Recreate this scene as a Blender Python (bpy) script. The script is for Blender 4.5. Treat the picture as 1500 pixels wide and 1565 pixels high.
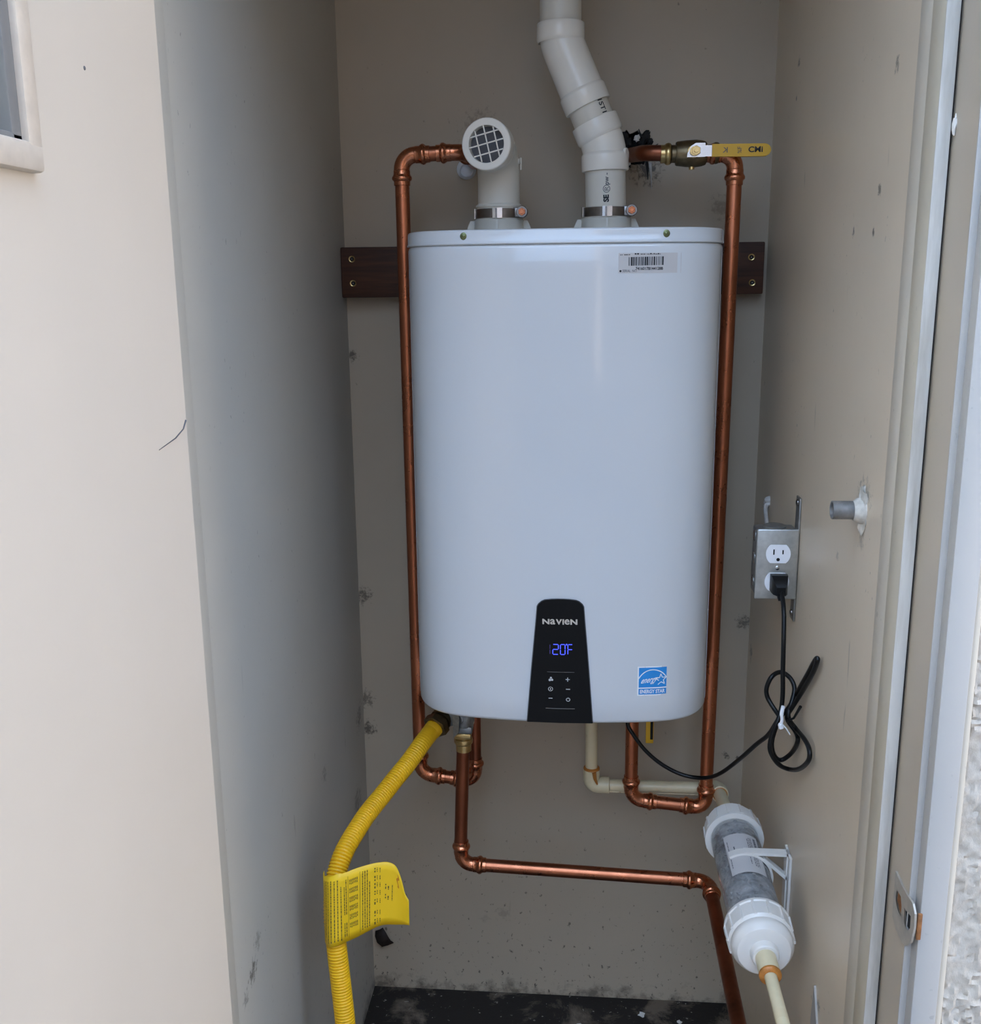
import bpy, bmesh, math, random
from mathutils import Vector, Matrix, noise as mnoise
for o in list(bpy.data.objects): bpy.data.objects.remove(o, do_unlink=True)
S = bpy.context.scene
C = S.collection
rnd = random.Random(7)
PI = math.pi

# ------------------------------------------------------------------ camera
def make_camera():
    cd = bpy.data.cameras.new('camera'); cam = bpy.data.objects.new('camera', cd); C.objects.link(cam)
    p, yaw, roll = 0.22401, 0.08799, -0.01066
    cy, sy, cp, sp = math.cos(yaw), math.sin(yaw), math.cos(p), math.sin(p)
    f = Vector((-sy*cp, cy*cp, -sp)); r = Vector((cy, sy, 0)); u = r.cross(f)
    cr, sr = math.cos(roll), math.sin(roll)
    r2 = cr*r + sr*u; u2 = -sr*r + cr*u
    m = Matrix((r2, u2, -f)).transposed().to_4x4()
    m.translation = (0.02396, -1.76947, 1.38868)
    cam.matrix_world = m
    cd.sensor_fit = 'HORIZONTAL'; cd.sensor_width = 36; cd.lens = 36*1560/1500
    cd.clip_start = .01
    S.camera = cam
make_camera()

# ------------------------------------------------------------------ sky, sun, exposure
def make_world():
    w = bpy.data.worlds.new('sky'); S.world = w; w.use_nodes = True
    nt = w.node_tree; nt.nodes.clear()
    out = nt.nodes.new('ShaderNodeOutputWorld'); bg = nt.nodes.new('ShaderNodeBackground')
    tc = nt.nodes.new('ShaderNodeTexCoord'); sep = nt.nodes.new('ShaderNodeSeparateXYZ')
    rp = nt.nodes.new('ShaderNodeValToRGB')
    nt.links.new(tc.outputs['Generated'], sep.inputs[0]); nt.links.new(sep.outputs['Z'], rp.inputs[0])
    rp.color_ramp.elements[0].position = 0.0; rp.color_ramp.elements[0].color = (0.46, 0.66, 1.0, 1)
    rp.color_ramp.elements[1].position = 0.85; rp.color_ramp.elements[1].color = (1.12, 1.52, 2.2, 1)
    nt.links.new(rp.outputs[0], bg.inputs[0]); bg.inputs[1].default_value = 1.0
    nt.links.new(bg.outputs[0], out.inputs[0])
make_world()
def make_sun():
    l = bpy.data.lights.new('sun', 'SUN'); l.energy = 15.0; l.angle = .01; l.color = (1, .91, .80)
    o = bpy.data.objects.new('sun', l); C.objects.link(o)
    # low sun from the left, just behind the line of the house front: it misses the closet but lights the unseen bounce wall added on the right
    d = Vector(SUN_DIR).normalized()
    o.rotation_euler = d.to_track_quat('-Z', 'Y').to_euler(); o.location = (-3, 3, 6)
SUN_DIR = (.80, -.03, -.50)
make_sun()
S.view_settings.view_transform = 'Standard'; S.view_settings.look = 'None'
S.view_settings.gamma = 1; S.view_settings.use_curve_mapping = False
S.view_settings.exposure = 1.5

# ------------------------------------------------------------------ materials
class NT:
    def __init__(s, name):
        s.m = bpy.data.materials.new(name); s.m.use_nodes = True; s.t = s.m.node_tree
        s.b = s.t.nodes['Principled BSDF']; s.tc = None
    def n(s, t, **kw):
        x = s.t.nodes.new(t)
        for k, v in kw.items(): setattr(x, k, v)
        return x
    def l(s, a, b): s.t.links.new(a, b)
    def co(s):
        if not s.tc: s.tc = s.n('ShaderNodeTexCoord')
        return s.tc.outputs['Object']
    def noise(s, scale, detail=2, rough=.5, stretch=None, dist=0):
        x = s.n('ShaderNodeTexNoise'); x.inputs['Scale'].default_value = scale
        x.inputs['Detail'].default_value = detail; x.inputs['Roughness'].default_value = rough; x.inputs['Distortion'].default_value = dist
        if stretch:
            mp = s.n('ShaderNodeMapping'); mp.inputs['Scale'].default_value = stretch
            s.l(s.co(), mp.inputs[0]); s.l(mp.outputs[0], x.inputs['Vector'])
        else: s.l(s.co(), x.inputs['Vector'])
        return x.outputs['Fac']
    def ramp(s, fac, a, b, lo=0., hi=1.):
        x = s.n('ShaderNodeMapRange'); x.inputs['From Min'].default_value = a; x.inputs['From Max'].default_value = b
        x.inputs['To Min'].default_value = lo; x.inputs['To Max'].default_value = hi
        s.l(fac, x.inputs['Value']); return x.outputs[0]
    def math(s, op, a, b=None):
        x = s.n('ShaderNodeMath', operation=op)
        for i, v in enumerate((a, b)):
            if v is None: continue
            if isinstance(v, (int, float)): x.inputs[i].default_value = v
            else: s.l(v, x.inputs[i])
        return x.outputs[0]
    def mix(s, fac, a, b):
        x = s.n('ShaderNodeMix', data_type='RGBA')
        for k, v in ((0, fac), (6, a), (7, b)):
            if isinstance(v, (int, float)): x.inputs[k].default_value = v
            elif isinstance(v, tuple): x.inputs[k].default_value = (*v[:3], 1)
            else: s.l(v, x.inputs[k])
        return x.outputs[2]
    def bump(s, h, strength=.2, dist=.001):
        x = s.n('ShaderNodeBump'); x.inputs['Strength'].default_value = strength; x.inputs['Distance'].default_value = dist
        s.l(h, x.inputs['Height']); s.l(x.outputs[0], s.b.inputs['Normal'])
    def spots(s, lst, scale=120):
        """blotches at given places: [(x,y,z,radius,strength)] broken up by noise"""
        nz = s.noise(scale, 6, .72)
        acc = None
        for (x, y, z, r, k) in lst:
            d = s.n('ShaderNodeVectorMath', operation='DISTANCE'); s.l(s.co(), d.inputs[0]); d.inputs[1].default_value = (x, y, z)
            a = s.ramp(d.outputs['Value'], r, r*.15, 0, 1)
            a = s.math('ADD', a, s.math('MULTIPLY', s.math('SUBTRACT', nz, .53), 3.0))
            a = s.math('MULTIPLY', s.ramp(a, .5, .95), k)
            acc = a if acc is None else s.math('MAXIMUM', acc, a)
        return acc
def mat(name, col, rough=.5, metal=0., var=.0, vscale=30, bump=0., bscale=200, spec=.5, coat=0., emit=None, estr=0):
    t = NT(name); b = t.b
    b.inputs['Roughness'].default_value = rough; b.inputs['Metallic'].default_value = metal
    b.inputs['Specular IOR Level'].default_value = spec; b.inputs['Coat Weight'].default_value = coat
    if var:
        f = t.noise(vscale, 3, .6)
        c = t.mix(t.ramp(f, .3, .7), tuple(max(0, x*(1-var)) for x in col), tuple(min(1, x*(1+var)) for x in col))
        t.l(c, b.inputs['Base Color'])
    else: b.inputs['Base Color'].default_value = (*col, 1)
    if bump: t.bump(t.noise(bscale, 3, .6), bump)
    if emit: b.inputs['Emission Color'].default_value = (*emit, 1); b.inputs['Emission Strength'].default_value = estr
    return t.m

def wall_mat(name, col, speck=.5, low=0., spots=(), rough=.55, vert=(1, 1, 1)):
    """old off-white paint: faint mottling, fly specks, scuffs, grime growing towards the floor"""
    t = NT(name)
    c = t.mix(t.ramp(t.noise(5, 4, .6), .3, .7), tuple(x*.94 for x in col), col)
    sp = t.ramp(t.noise(130, 2, .5, (1, 1, .7)), .70, .735)
    msk = t.ramp(t.noise(7, 2, .5), .45, .70)
    a = t.math('MULTIPLY', t.math('MULTIPLY', sp, msk), speck)
    # long scuffs
    sc = t.math('MULTIPLY', t.ramp(t.noise(55, 2, .5, (1, 1, .16)), .72, .76), t.ramp(t.noise(6, 1, .5, (1.3, 1.3, 1.3)), .55, .68))
    a = t.math('MAXIMUM', a, t.math('MULTIPLY', sc, speck*.6))
    if low:
        sx = t.n('ShaderNodeSeparateXYZ'); t.l(t.co(), sx.inputs[0])
        g = t.ramp(sx.outputs['Z'], .75, .0, 0, 1)
        sp2 = t.ramp(t.math('ADD', t.noise(105, 4, .60, (1, 1, .75)), t.math('MULTIPLY', g, .075)), .685, .735)
        a = t.math('MAXIMUM', a, t.math('MULTIPLY', t.math('MULTIPLY', sp2, g), low))
        g3 = t.ramp(t.math('ADD', t.noise(26, 5, .7), t.ramp(sx.outputs['Z'], .05, .0, 0, .22)), .62, .80)
        a = t.math('MAXIMUM', a, t.math('MULTIPLY', g3, t.ramp(sx.outputs['Z'], .07, .01, 0, .7)))
    if spots: a = t.math('MAXIMUM', a, t.spots(spots))
    c = t.mix(a, c, (.055, .043, .032))
    t.l(c, t.b.inputs['Base Color'])
    t.b.inputs['Roughness'].default_value = rough; t.b.inputs['Specular IOR Level'].default_value = .5
    t.bump(t.noise(90, 4, .6), .12)
    return t.m

WARM = (.70, .64, .55)
M = {}
M['wall_back'] = wall_mat('paint_back_wall', (.475, .392, .29), .55, .85, [
    (-.372, 0, 1.262, .022, .8), (-.369, 0, .825, .03, .75), (-.37, 0, .56, .03, .8), (.322, 0, .785, .028, .7),
    (.30, 0, .527, .012, .9), (.322, 0, .522, .010, .9), (-.115, 0, .178, .03, .22), (-.15, 0, .165, .02, .15),
    (-.375, 0, .62, .035, .7), (.13, 0, 1.565, .05, .85), (.255, 0, 1.50, .04, .35), (-.145, 0, 1.63, .06, .35)])
M['wall_left'] = wall_mat('paint_left_wall', (.465, .435, .375), .5, .45, [
    (-.377, -.681, .546, .030, .75), (-.377, -.655, .575, .028, .45), (-.377, -.712, .533, .022, .55),
    (-.377, -.04, .60, .05, .6), (-.377, -.194, 1.611, .008, .9), (-.377, -.30, .62, .03, .4), (-.377, -.08, .45, .06, .5)])
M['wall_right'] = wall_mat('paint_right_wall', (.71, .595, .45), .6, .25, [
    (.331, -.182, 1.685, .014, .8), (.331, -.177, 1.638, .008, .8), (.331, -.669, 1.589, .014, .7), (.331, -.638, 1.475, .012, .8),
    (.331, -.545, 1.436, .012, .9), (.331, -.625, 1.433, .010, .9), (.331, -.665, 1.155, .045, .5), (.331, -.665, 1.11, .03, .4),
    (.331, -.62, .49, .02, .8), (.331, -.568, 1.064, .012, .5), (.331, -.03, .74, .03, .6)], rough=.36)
M['ceiling'] = mat('paint_ceiling', (.50, .42, .33), .7, var=.05)
M['trim_cream'] = wall_mat('paint_jamb_cream', (.60, .53, .425), .35, 0, rough=.4)
M['trim_yellow'] = wall_mat('paint_jamb_yellowed', (.56, .495, .38), .25, 0, [(.331, -.79, 1.21, .014, .0)], rough=.4)
M['trim_cream_shaded'] = wall_mat('paint_jamb_cream_shaded', (.47, .40, .31), .3, 0, rough=.4)  # same cream as the jamb, with the shade on the rabbet put into the colour
M['trim_white'] = wall_mat('paint_casing_white', (.43, .41, .38), .25, 0, rough=.4)
def weathered():
    t = NT('paint_weathered_white')
    f = t.ramp(t.noise(38, 4, .65, (1, 1, .12)), .42, .62)
    c = t.mix(f, (.58, .55, .50), (.42, .385, .33))
    c = t.mix(t.ramp(t.noise(70, 3, .6, (1, 1, .4)), .70, .74, 0, .7), c, (.35, .28, .22))
    t.l(c, t.b.inputs['Base Color']); t.b.inputs['Roughness'].default_value = .5
    t.bump(t.noise(60, 4, .7, (1, 1, .3)), .4); return t.m
M['weathered'] = weathered()
M['gap'] = mat('dark_gap', (.03, .022, .02), .9)
def stucco():
    t = NT('stucco')
    a = t.noise(95, 5, .62, (1.25, 1, .75)); c = t.mix(t.ramp(a, .35, .62), (.43, .375, .305), (.51, .45, .375))
    t.l(c, t.b.inputs['Base Color']); t.b.inputs['Roughness'].default_value = .9
    t.bump(a, .6, .002); return t.m
M['stucco'] = stucco()
M['door_paint'] = mat('door_cream_paint', (.56, .50, .425), .42, var=.015, vscale=6)
M['frame_paint'] = mat('lite_frame_paint', (.54, .475, .40), .5, var=.08, vscale=60)
M['gasket'] = mat('grey_gasket', (.17, .17, .17), .5)
def glass():
    t = NT('window_glass'); b = t.b; b.inputs['Base Color'].default_value = (.8, .9, .84, 1); b.inputs['Roughness'].default_value = .04
    b.inputs['Transmission Weight'].default_value = 1; b.inputs['IOR'].default_value = 1.45; return t.m
M['glass'] = glass()
def floor():
    t = NT('stained_concrete')
    f = t.ramp(t.noise(8, 6, .68, dist=.6), .52, .64)
    c = t.mix(f, (.013, .009, .006), (.15, .115, .082))
    c = t.mix(t.ramp(t.noise(90, 3, .6), .66, .72, 0, .7), c, (.38, .35, .31))
    t.l(c, t.b.inputs['Base Color']); t.b.inputs['Roughness'].default_value = .8
    t.bump(t.noise(60, 5, .65), .5, .002); return t.m
M['floor'] = floor()
M['ground'] = mat('patio_concrete', (.17, .15, .135), .9, var=.12, vscale=3, bump=.2)
M['eave'] = mat('eave_paint', (.50, .43, .36), .8, var=.05)
M['bounce_wall'] = mat('cream_render', (.76, .71, .64), .9, var=.06, vscale=8)  # for the unseen wall added to bounce warm sun onto the door
M['sun_screen'] = mat('sun_screen_wood', (.20, .14, .10), .85, var=.2)  # for the unseen screen added to keep sun off the ground
M['sky_screen'] = mat('brown_render', (.22, .18, .145), .9, var=.15, vscale=2)  # for the unseen wall added to cut off the low sky
M['roof'] = mat('roof_shingle', (.14, .12, .11), .9, var=.2)
def enamel():
    t = NT('white_enamel'); b = t.b
    b.inputs['Base Color'].default_value = (.62, .64, .655, 1); b.inputs['Roughness'].default_value = .30
    b.inputs['Coat Weight'].default_value = .8; b.inputs['Coat Roughness'].default_value = .07
    return t.m
M['enamel'] = enamel()
M['heater_under'] = mat('heater_underside', (.55, .55, .55), .5)
M['panel'] = mat('gloss_black_panel', (.004, .0035, .0032), .07, spec=.22)
M['silver_print'] = mat('silver_print', (.62, .56, .48), .35, metal=.3)
M['icon_print'] = mat('grey_icon_print', (.55, .55, .54), .5)
M['line_print'] = mat('dim_line_print', (.16, .15, .14), .4)
M['led'] = mat('blue_led', (.02, .02, .2), .4, emit=(.06, .09, 1.0), estr=.62)
M['led_dim'] = mat('dim_led', (.02, .015, .05), .4, emit=(.09, .06, .35), estr=.12)
M['sticker_grey'] = mat('grey_paper', (.56, .535, .52), .55)
M['ink'] = mat('black_ink', (.015, .015, .018), .6)
M['ink_grey'] = mat('faded_ink', (.10, .10, .11), .6)
M['blue_label'] = mat('blue_label', (.02, .26, .66), .4, var=.08, vscale=60)
M['white_print'] = mat('white_print', (.82, .86, .9), .5)
M['label_edge'] = mat('label_white', (.86, .87, .88), .5)
M['screw_green'] = mat('olive_plated_screw', (.17, .19, .09), .35, .9)
def copper(name, base, dark, rough=.30, amt=.5):
    t = NT(name); f = t.ramp(t.noise(14, 5, .65, (1, 1, .5)), .42, .72, 0, amt)
    c = t.mix(f, base, dark); t.l(c, t.b.inputs['Base Color']); t.b.inputs['Metallic'].default_value = 1
    t.l(t.ramp(t.noise(50, 3, .6), .3, .7, rough-.06, rough+.08), t.b.inputs['Roughness']); return t.m
M['copper'] = copper('copper', (.52, .185, .095), (.26, .085, .042))
M['copper_fit'] = copper('copper_fitting', (.60, .225, .115), (.36, .12, .062), .24, .35)
M['copper_dark'] = copper('tarnished_copper', (.34, .115, .06), (.13, .045, .027), .38, .8)
M['brass'] = mat('brass', (.62, .45, .20), .28, 1, var=.25, vscale=80)
M['brass_dark'] = mat('tarnished_brass', (.20, .15, .085), .42, 1, var=.3, vscale=60)
M['steel'] = mat('steel', (.60, .60, .60), .25, 1, var=.1, vscale=50)
M['steel_dark'] = mat('dark_steel', (.22, .20, .185), .32, 1, var=.2, vscale=50)
M['galv'] = mat('galvanised_steel', (.50, .51, .49), .42, .85, var=.12, vscale=90)
M['galv_dark'] = mat('galvanised_box', (.30, .295, .28), .45, .8, var=.2, vscale=60)
M['zinc'] = mat('grey_zinc', (.30, .32, .33), .4, .8, var=.25, vscale=90)
M['pvc'] = mat('white_pvc', (.84, .79, .70), .24, spec=.5, var=.015)
M['pvc_matte'] = mat('pvc_pipe', (.70, .655, .565), .4)
M['collar'] = mat('collar_plastic', (.60, .58, .51), .35)
M['cream'] = mat('cream_cpvc', (.72, .62, .40), .35, var=.05, vscale=40)
M['rust'] = mat('orange_primer', (.46, .17, .03), .4, var=.3, vscale=90)
def cpvc_stained():
    t = NT('cpvc_stained'); f = t.ramp(t.noise(60, 4, .7, (1, 1, .35)), .58, .70, 0, .8)
    t.l(t.mix(f, (.71, .60, .38), (.36, .17, .04)), t.b.inputs['Base Color']); t.b.inputs['Roughness'].default_value = .4; return t.m
M['cream_stained'] = cpvc_stained()
M['white_cap'] = mat('white_plastic', (.76, .725, .67), .3)
M['clear'] = (lambda t: (t.b.inputs['Base Color'].__setattr__('default_value', (.86, .89, .91, 1)), t.b.inputs['Roughness'].__setattr__('default_value', .16),
    t.b.inputs['Transmission Weight'].__setattr__('default_value', .92), t.b.inputs['IOR'].__setattr__('default_value', 1.3), t.m)[-1])(NT('clear_tube'))
M['media_a'] = mat('grey_stone_media', (.42, .41, .40), .8, var=.5, vscale=55)
M['hose'] = mat('yellow_hose_coating', (.88, .49, .010), .38, var=.06, vscale=30)
M['tag'] = mat('yellow_tag', (.94, .585, .010), .45, var=.03, vscale=20)
M['tag_ink'] = mat('tag_ink', (.10, .075, .02), .6)
M['tag_orange'] = mat('tag_stain', (.60, .22, .01), .5)
M['handle_yellow'] = mat('yellow_vinyl', (.72, .40, .02), .4)
M['wood'] = None
def wood():
    t = NT('stained_board'); f = t.noise(22, 4, .6, (.25, 1, 5), .8)
    t.l(t.mix(t.ramp(f, .3, .7), (.030, .010, .005), (.085, .030, .013)), t.b.inputs['Base Color']); t.b.inputs['Roughness'].default_value = .5
    t.bump(f, .15); return t.m
M['wood'] = wood()
M['cord'] = mat('black_rubber', (.005, .005, .005), .35, spec=.3)
M['white_nylon'] = mat('white_nylon', (.85, .86, .88), .5)
M['recept'] = mat('white_receptacle', (.86, .86, .88), .35)
M['void'] = mat('dark_void', (.004, .004, .004), .9)
M['sealant'] = mat('dirty_sealant', (.60, .56, .49), .7, var=.25, vscale=70, bump=.4, bscale=120)
M['stub'] = mat('grey_conduit', (.26, .25, .235), .5, .4, var=.45, vscale=50)
M['cable'] = mat('painted_cable', (.55, .52, .48), .5, var=.2, vscale=60)
M['strike'] = mat('painted_strike', (.36, .32, .265), .4, .1, var=.15, vscale=60)
M['rusty'] = mat('rust_brown', (.25, .10, .03), .7, var=.4, vscale=120)
M['leaf'] = mat('dry_leaf', (.022, .012, .008), .7, var=.3, vscale=60)
M['foam'] = mat('black_foam', (.012, .011, .010), .8)
M['chip'] = mat('paint_flake', (.72, .69, .64), .7)

# ------------------------------------------------------------------ mesh helpers
V = Vector
class MB:
    def __init__(s): s.v = []; s.f = []
    def add(s, vs, fs):
        o = len(s.v); s.v += [V(x) for x in vs]; s.f += [tuple(i+o for i in q) for q in fs]; return s
    def box(s, a, b, bev=0, seg=2, m=None):
        bm = bmesh.new(); bmesh.ops.create_cube(bm, size=1)
        c = [(a[i]+b[i])/2 for i in range(3)]; d = [abs(b[i]-a[i]) for i in range(3)]
        for v in bm.verts: v.co = V((v.co.x*d[0]+c[0], v.co.y*d[1]+c[1], v.co.z*d[2]+c[2]))
        if bev: bmesh.ops.bevel(bm, geom=bm.edges[:], offset=bev, segments=seg, affect='EDGES', profile=.5)
        s.bm(bm, m); return s
    def bm(s, bm, m=None):
        bm.verts.ensure_lookup_table()
        s.add([(m @ v.co if m else v.co.copy()) for v in bm.verts], [[v.index for v in f.verts] for f in bm.faces]); bm.free()
    def sweep(s, pts, rad, n=20, cap=True, tang=None, sx=1.):
        """tube through pts; rad one number or a list; repeated points make steps"""
        pts = [V(p) for p in pts]; N = len(pts)
        if not isinstance(rad, (list, tuple)): rad = [rad]*N
        T = []
        for i in range(N):
            if tang: T.append(V(tang[i]).normalized()); continue
            a = pts[i]-pts[i-1] if i else V(); b = pts[i+1]-pts[i] if i < N-1 else V()
            j = i
            while a.length < 1e-9 and j > 1: j -= 1; a = pts[j]-pts[j-1]
            j = i
            while b.length < 1e-9 and j < N-2: j += 1; b = pts[j+1]-pts[j]
            t = (a.normalized() if a.length > 1e-9 else V())+(b.normalized() if b.length > 1e-9 else V())
            T.append(t.normalized())
        up = V((0, 0, 1)) if abs(T[0].z) < .9 else V((0, 1, 0))
        nrm = (up-T[0]*up.dot(T[0])).normalized()
        vs = []; fs = []
        for i in range(N):
            if i:
                q = T[i-1].rotation_difference(T[i]); nrm = (q @ nrm); nrm = (nrm-T[i]*nrm.dot(T[i])).normalized()
            bn = T[i].cross(nrm)
            for k in range(n):
                a = 2*PI*k/n; vs.append(pts[i]+(nrm*math.cos(a)+bn*math.sin(a)*sx)*rad[i])
        for i in range(N-1):
            for k in range(n):
                k2 = (k+1) % n; fs.append((i*n+k, i*n+k2, (i+1)*n+k2, (i+1)*n+k))
        if cap: fs.append(tuple(range(n-1, -1, -1))); fs.append(tuple((N-1)*n+k for k in range(n)))
        return s.add(vs, fs)
    def lathe(s, p, d, prof, n=28, cap=True):
        p = V(p); d = V(d).normalized()
        return s.sweep([p+d*t for t, r in prof], [r for t, r in prof], n, cap, [d]*len(prof))
    def hexnut(s, p, d, r, h):
        return s.lathe(p, d, [(0, r*.9), (.001, r), (h-.001, r), (h, r*.9)], 6)
    def prism(s, poly, fn, t0, t1):
        """poly 2-D outline, fn(u,v,t)->xyz; extruded between t0 and t1"""
        n = len(poly); vs = [fn(u, v, t0) for u, v in poly]+[fn(u, v, t1) for u, v in poly]
        fs = [tuple(range(n-1, -1, -1)), tuple(range(n, 2*n))]+[(i, (i+1) % n, n+(i+1) % n, n+i) for i in range(n)]
        return s.add(vs, fs)
    def grid(s, rows, closed=False):
        h = len(rows); w = len(rows[0]); vs = [p for r in rows for p in r]
        fs = [(j*w+i, j*w+(i+1) % w, (j+1)*w+(i+1) % w, (j+1)*w+i) for j in range(h-1) for i in range(w if closed else w-1)]
        return s.add(vs, fs)
    def bar(s, a, b, w, t, nrm=(0, -1, 0)):
        a, b = V(a), V(b); d = (b-a).normalized(); n = V(nrm); x = d.cross(n).normalized()*w/2; n = n*t
        return s.add([a-x, a+x, b+x, b-x, a-x+n, a+x+n, b+x+n, b-x+n], [(3, 2, 1, 0), (4, 5, 6, 7), (0, 1, 5, 4), (1, 2, 6, 5), (2, 3, 7, 6), (3, 0, 4, 7)])

ORG = {}
def obj(name, mb, material, parent=None, sharp=35, origin=None, solid=0):
    me = bpy.data.meshes.new(name)
    if origin is None:
        origin = ORG[parent.name] if parent else V()
    origin = V(origin)
    me.from_pydata([v-origin for v in mb.v], [], mb.f)
    bm = bmesh.new(); bm.from_mesh(me); bmesh.ops.recalc_face_normals(bm, faces=bm.faces[:]); bm.to_mesh(me); bm.free()
    me.validate(); me.update()
    me.shade_smooth()
    me.set_sharp_from_angle(angle=math.radians(sharp))
    o = bpy.data.objects.new(name, me); C.objects.link(o)
    if isinstance(material, str): material = M[material]
    me.materials.append(material)
    ORG[o.name] = origin
    if parent: o.parent = parent; o.location = origin-ORG[parent.name]
    else: o.location = origin
    if solid:
        md = o.modifiers.new('thickness', 'SOLIDIFY'); md.thickness = solid; md.offset = 0
    return o
def thing(name, label, cat, loc=(0, 0, 0), group=None):
    o = bpy.data.objects.new(name, None); C.objects.link(o); o.location = loc; o.empty_display_size = .03
    o['label'] = label; o['category'] = cat
    if group: o['group'] = group
    ORG[o.name] = V(loc); return o
def tag(o, label, cat, group=None):
    o['label'] = label; o['category'] = cat
    if group: o['group'] = group
    return o
def struct(name, mb, m, parent=None, sharp=35, label=None):
    o = obj(name, mb, m, parent, sharp)
    o['kind'] = 'structure'
    if label: o['label'] = label
    return o
def text(name, body, size, material, parent, fn, shear=0, bold=0, align='CENTER', depth=.0002, sx=1., fit=None):
    """lettering: the letters' outline mesh laid on a surface by fn(u,v)->xyz"""
    cu = bpy.data.curves.new(name, 'FONT'); cu.body = body; cu.size = size; cu.shear = shear; cu.offset = bold
    cu.align_x = align; cu.align_y = 'CENTER'; cu.resolution_u = 3
    t = bpy.data.objects.new('tmp', cu); C.objects.link(t)
    dg = bpy.context.evaluated_depsgraph_get(); dg.update()
    me = bpy.data.meshes.new_from_object(t.evaluated_get(dg))
    us = [v.co.x for v in me.vertices]; vs_ = [v.co.y for v in me.vertices]; ox = oy = 0; ky = 1
    if fit:
        ox = (min(us)+max(us))/2; oy = (min(vs_)+max(vs_))/2; sx = fit[0]/(max(us)-min(us)); ky = fit[1]/(max(vs_)-min(vs_))
    mb = MB(); mb.add([fn((v.co.x-ox)*sx, (v.co.y-oy)*ky) for v in me.vertices], [tuple(p.vertices) for p in me.polygons])
    bpy.data.objects.remove(t); bpy.data.meshes.remove(me)
    return obj(name, mb, material, parent)
def arc(c, a, b, R, n=8):
    """quarter (or other) bend: from c+a*R to c+b*R round a corner at c, a and b unit legs pointing away"""
    a, b = V(a).normalized(), V(b).normalized(); ang = a.angle(b); turn = PI-ang
    rr = R*math.tan(ang/2); bis = (a+b).normalized(); ctr = V(c)+bis*(R/math.cos(ang/2))
    u = (V(c)+a*R-ctr); w = (V(c)+b*R-ctr); q = u.rotation_difference(w)
    out = []
    for i in range(n+1):
        m = Matrix.Rotation(q.angle*i/n, 3, q.axis); out.append(ctr+m @ u)
    return out

# ================================================================== large structure
XL, XR = -.377, .331
def wall_back():
    # plaster sheet with a ragged hole broken round the hot pipe
    hole = [(.0905, 1.6171), (.0967, 1.624), (.102, 1.617), (.1074, 1.6188), (.1147, 1.6226), (.119, 1.616), (.1253, 1.6184), (.1326, 1.6212), (.1308, 1.6092),
            (.1393, 1.606), (.1289, 1.5991), (.1335, 1.5859), (.1264, 1.5708), (.1105, 1.5691), (.0945, 1.5714), (.0889, 1.5868), (.094, 1.60)]
    bm = bmesh.new()
    def loop(pts):
        vs = [bm.verts.new((x, 0, z)) for x, z in pts]
        return [bm.edges.new((vs[i], vs[(i+1) % len(vs)])) for i in range(len(vs))]
    es = loop([(XL-.1, -.05), (XR+.1, -.05), (XR+.1, 2.45), (XL-.1, 2.45)])+loop(hole)
    bmesh.ops.triangle_fill(bm, edges=es, use_beauty=True)
    # remove any triangle filling the hole
    hx = sum(p[0] for p in hole)/len(hole); hz = sum(p[1] for p in hole)/len(hole)
    mb = MB(); mb.bm(bm)
    n = len(hole); mb.add([(x, 0, z) for x, z in hole]+[(x, .012, z) for x, z in hole], [(i, (i+1) % n, n+(i+1) % n, n+i) for i in range(n)])
    w = struct('wall_back', mb, 'wall_back', sharp=20)
    b = MB(); b.box((XL-.1, .03, -.05), (XR+.1, .10, 2.45)); struct('wall_core', b, 'void', w)
    return w
wall_back()
struct('wall_left', MB().box((XL-.10, -.74, -.02), (XL, .0, 2.45)), 'wall_left')
struct('wall_right', MB().box((XR, -.734, -.02), (XR+.10, .0, 2.45)), 'wall_right')
struct('floor', MB().box((XL-.1, -.90, -.10), (XR+.1, .02, 0)), 'floor')
struct('ceiling', MB().box((XL-.1, -.74, 2.40), (XR+.1, .02, 2.47)), 'ceiling')
# exterior wall with the closet doorway in it
w = MB(); w.box((.378, -.866, -.1), (4.1, -.735, 2.75)); w.box((-3.2, -.866, -.1), (-.43, -.735, 2.75)); w.box((-.43, -.866, 2.08), (.378, -.735, 2.75))
struct('wall_front', w, 'stucco', label='rough off-white stucco of the outside wall')
def stucco_skin():
    # trowelled lumps standing proud of the wall beside the casing
    rows = []; nj, ni = 640, 130
    for j in range(nj):
        z = .02+j*.0032; r = []
        for i in range(ni):
            x = .3795+i*.0032; p = V((x*130, z*95, 0)); p += mnoise.noise_vector(p*.6)*.8
            a = 1-abs(mnoise.noise(p)); b = 1-abs(mnoise.noise(p*2.1+V((7, 3, 1))))
            h = .0006+(a*a*a*.0056+b*b*.0026)*(.62+.6*mnoise.noise(V((x*22, z*18, 9))))
            r.append((x, -.8665-max(0, h) if 0 < i < ni-1 and 0 < j < nj-1 else -.865, z))
        rows.append(r)
    return MB().grid(rows)
wf = bpy.data.objects['wall_front']
o = obj('stucco_lumps', stucco_skin(), 'stucco', wf); o['kind'] = 'stuff'
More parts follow.
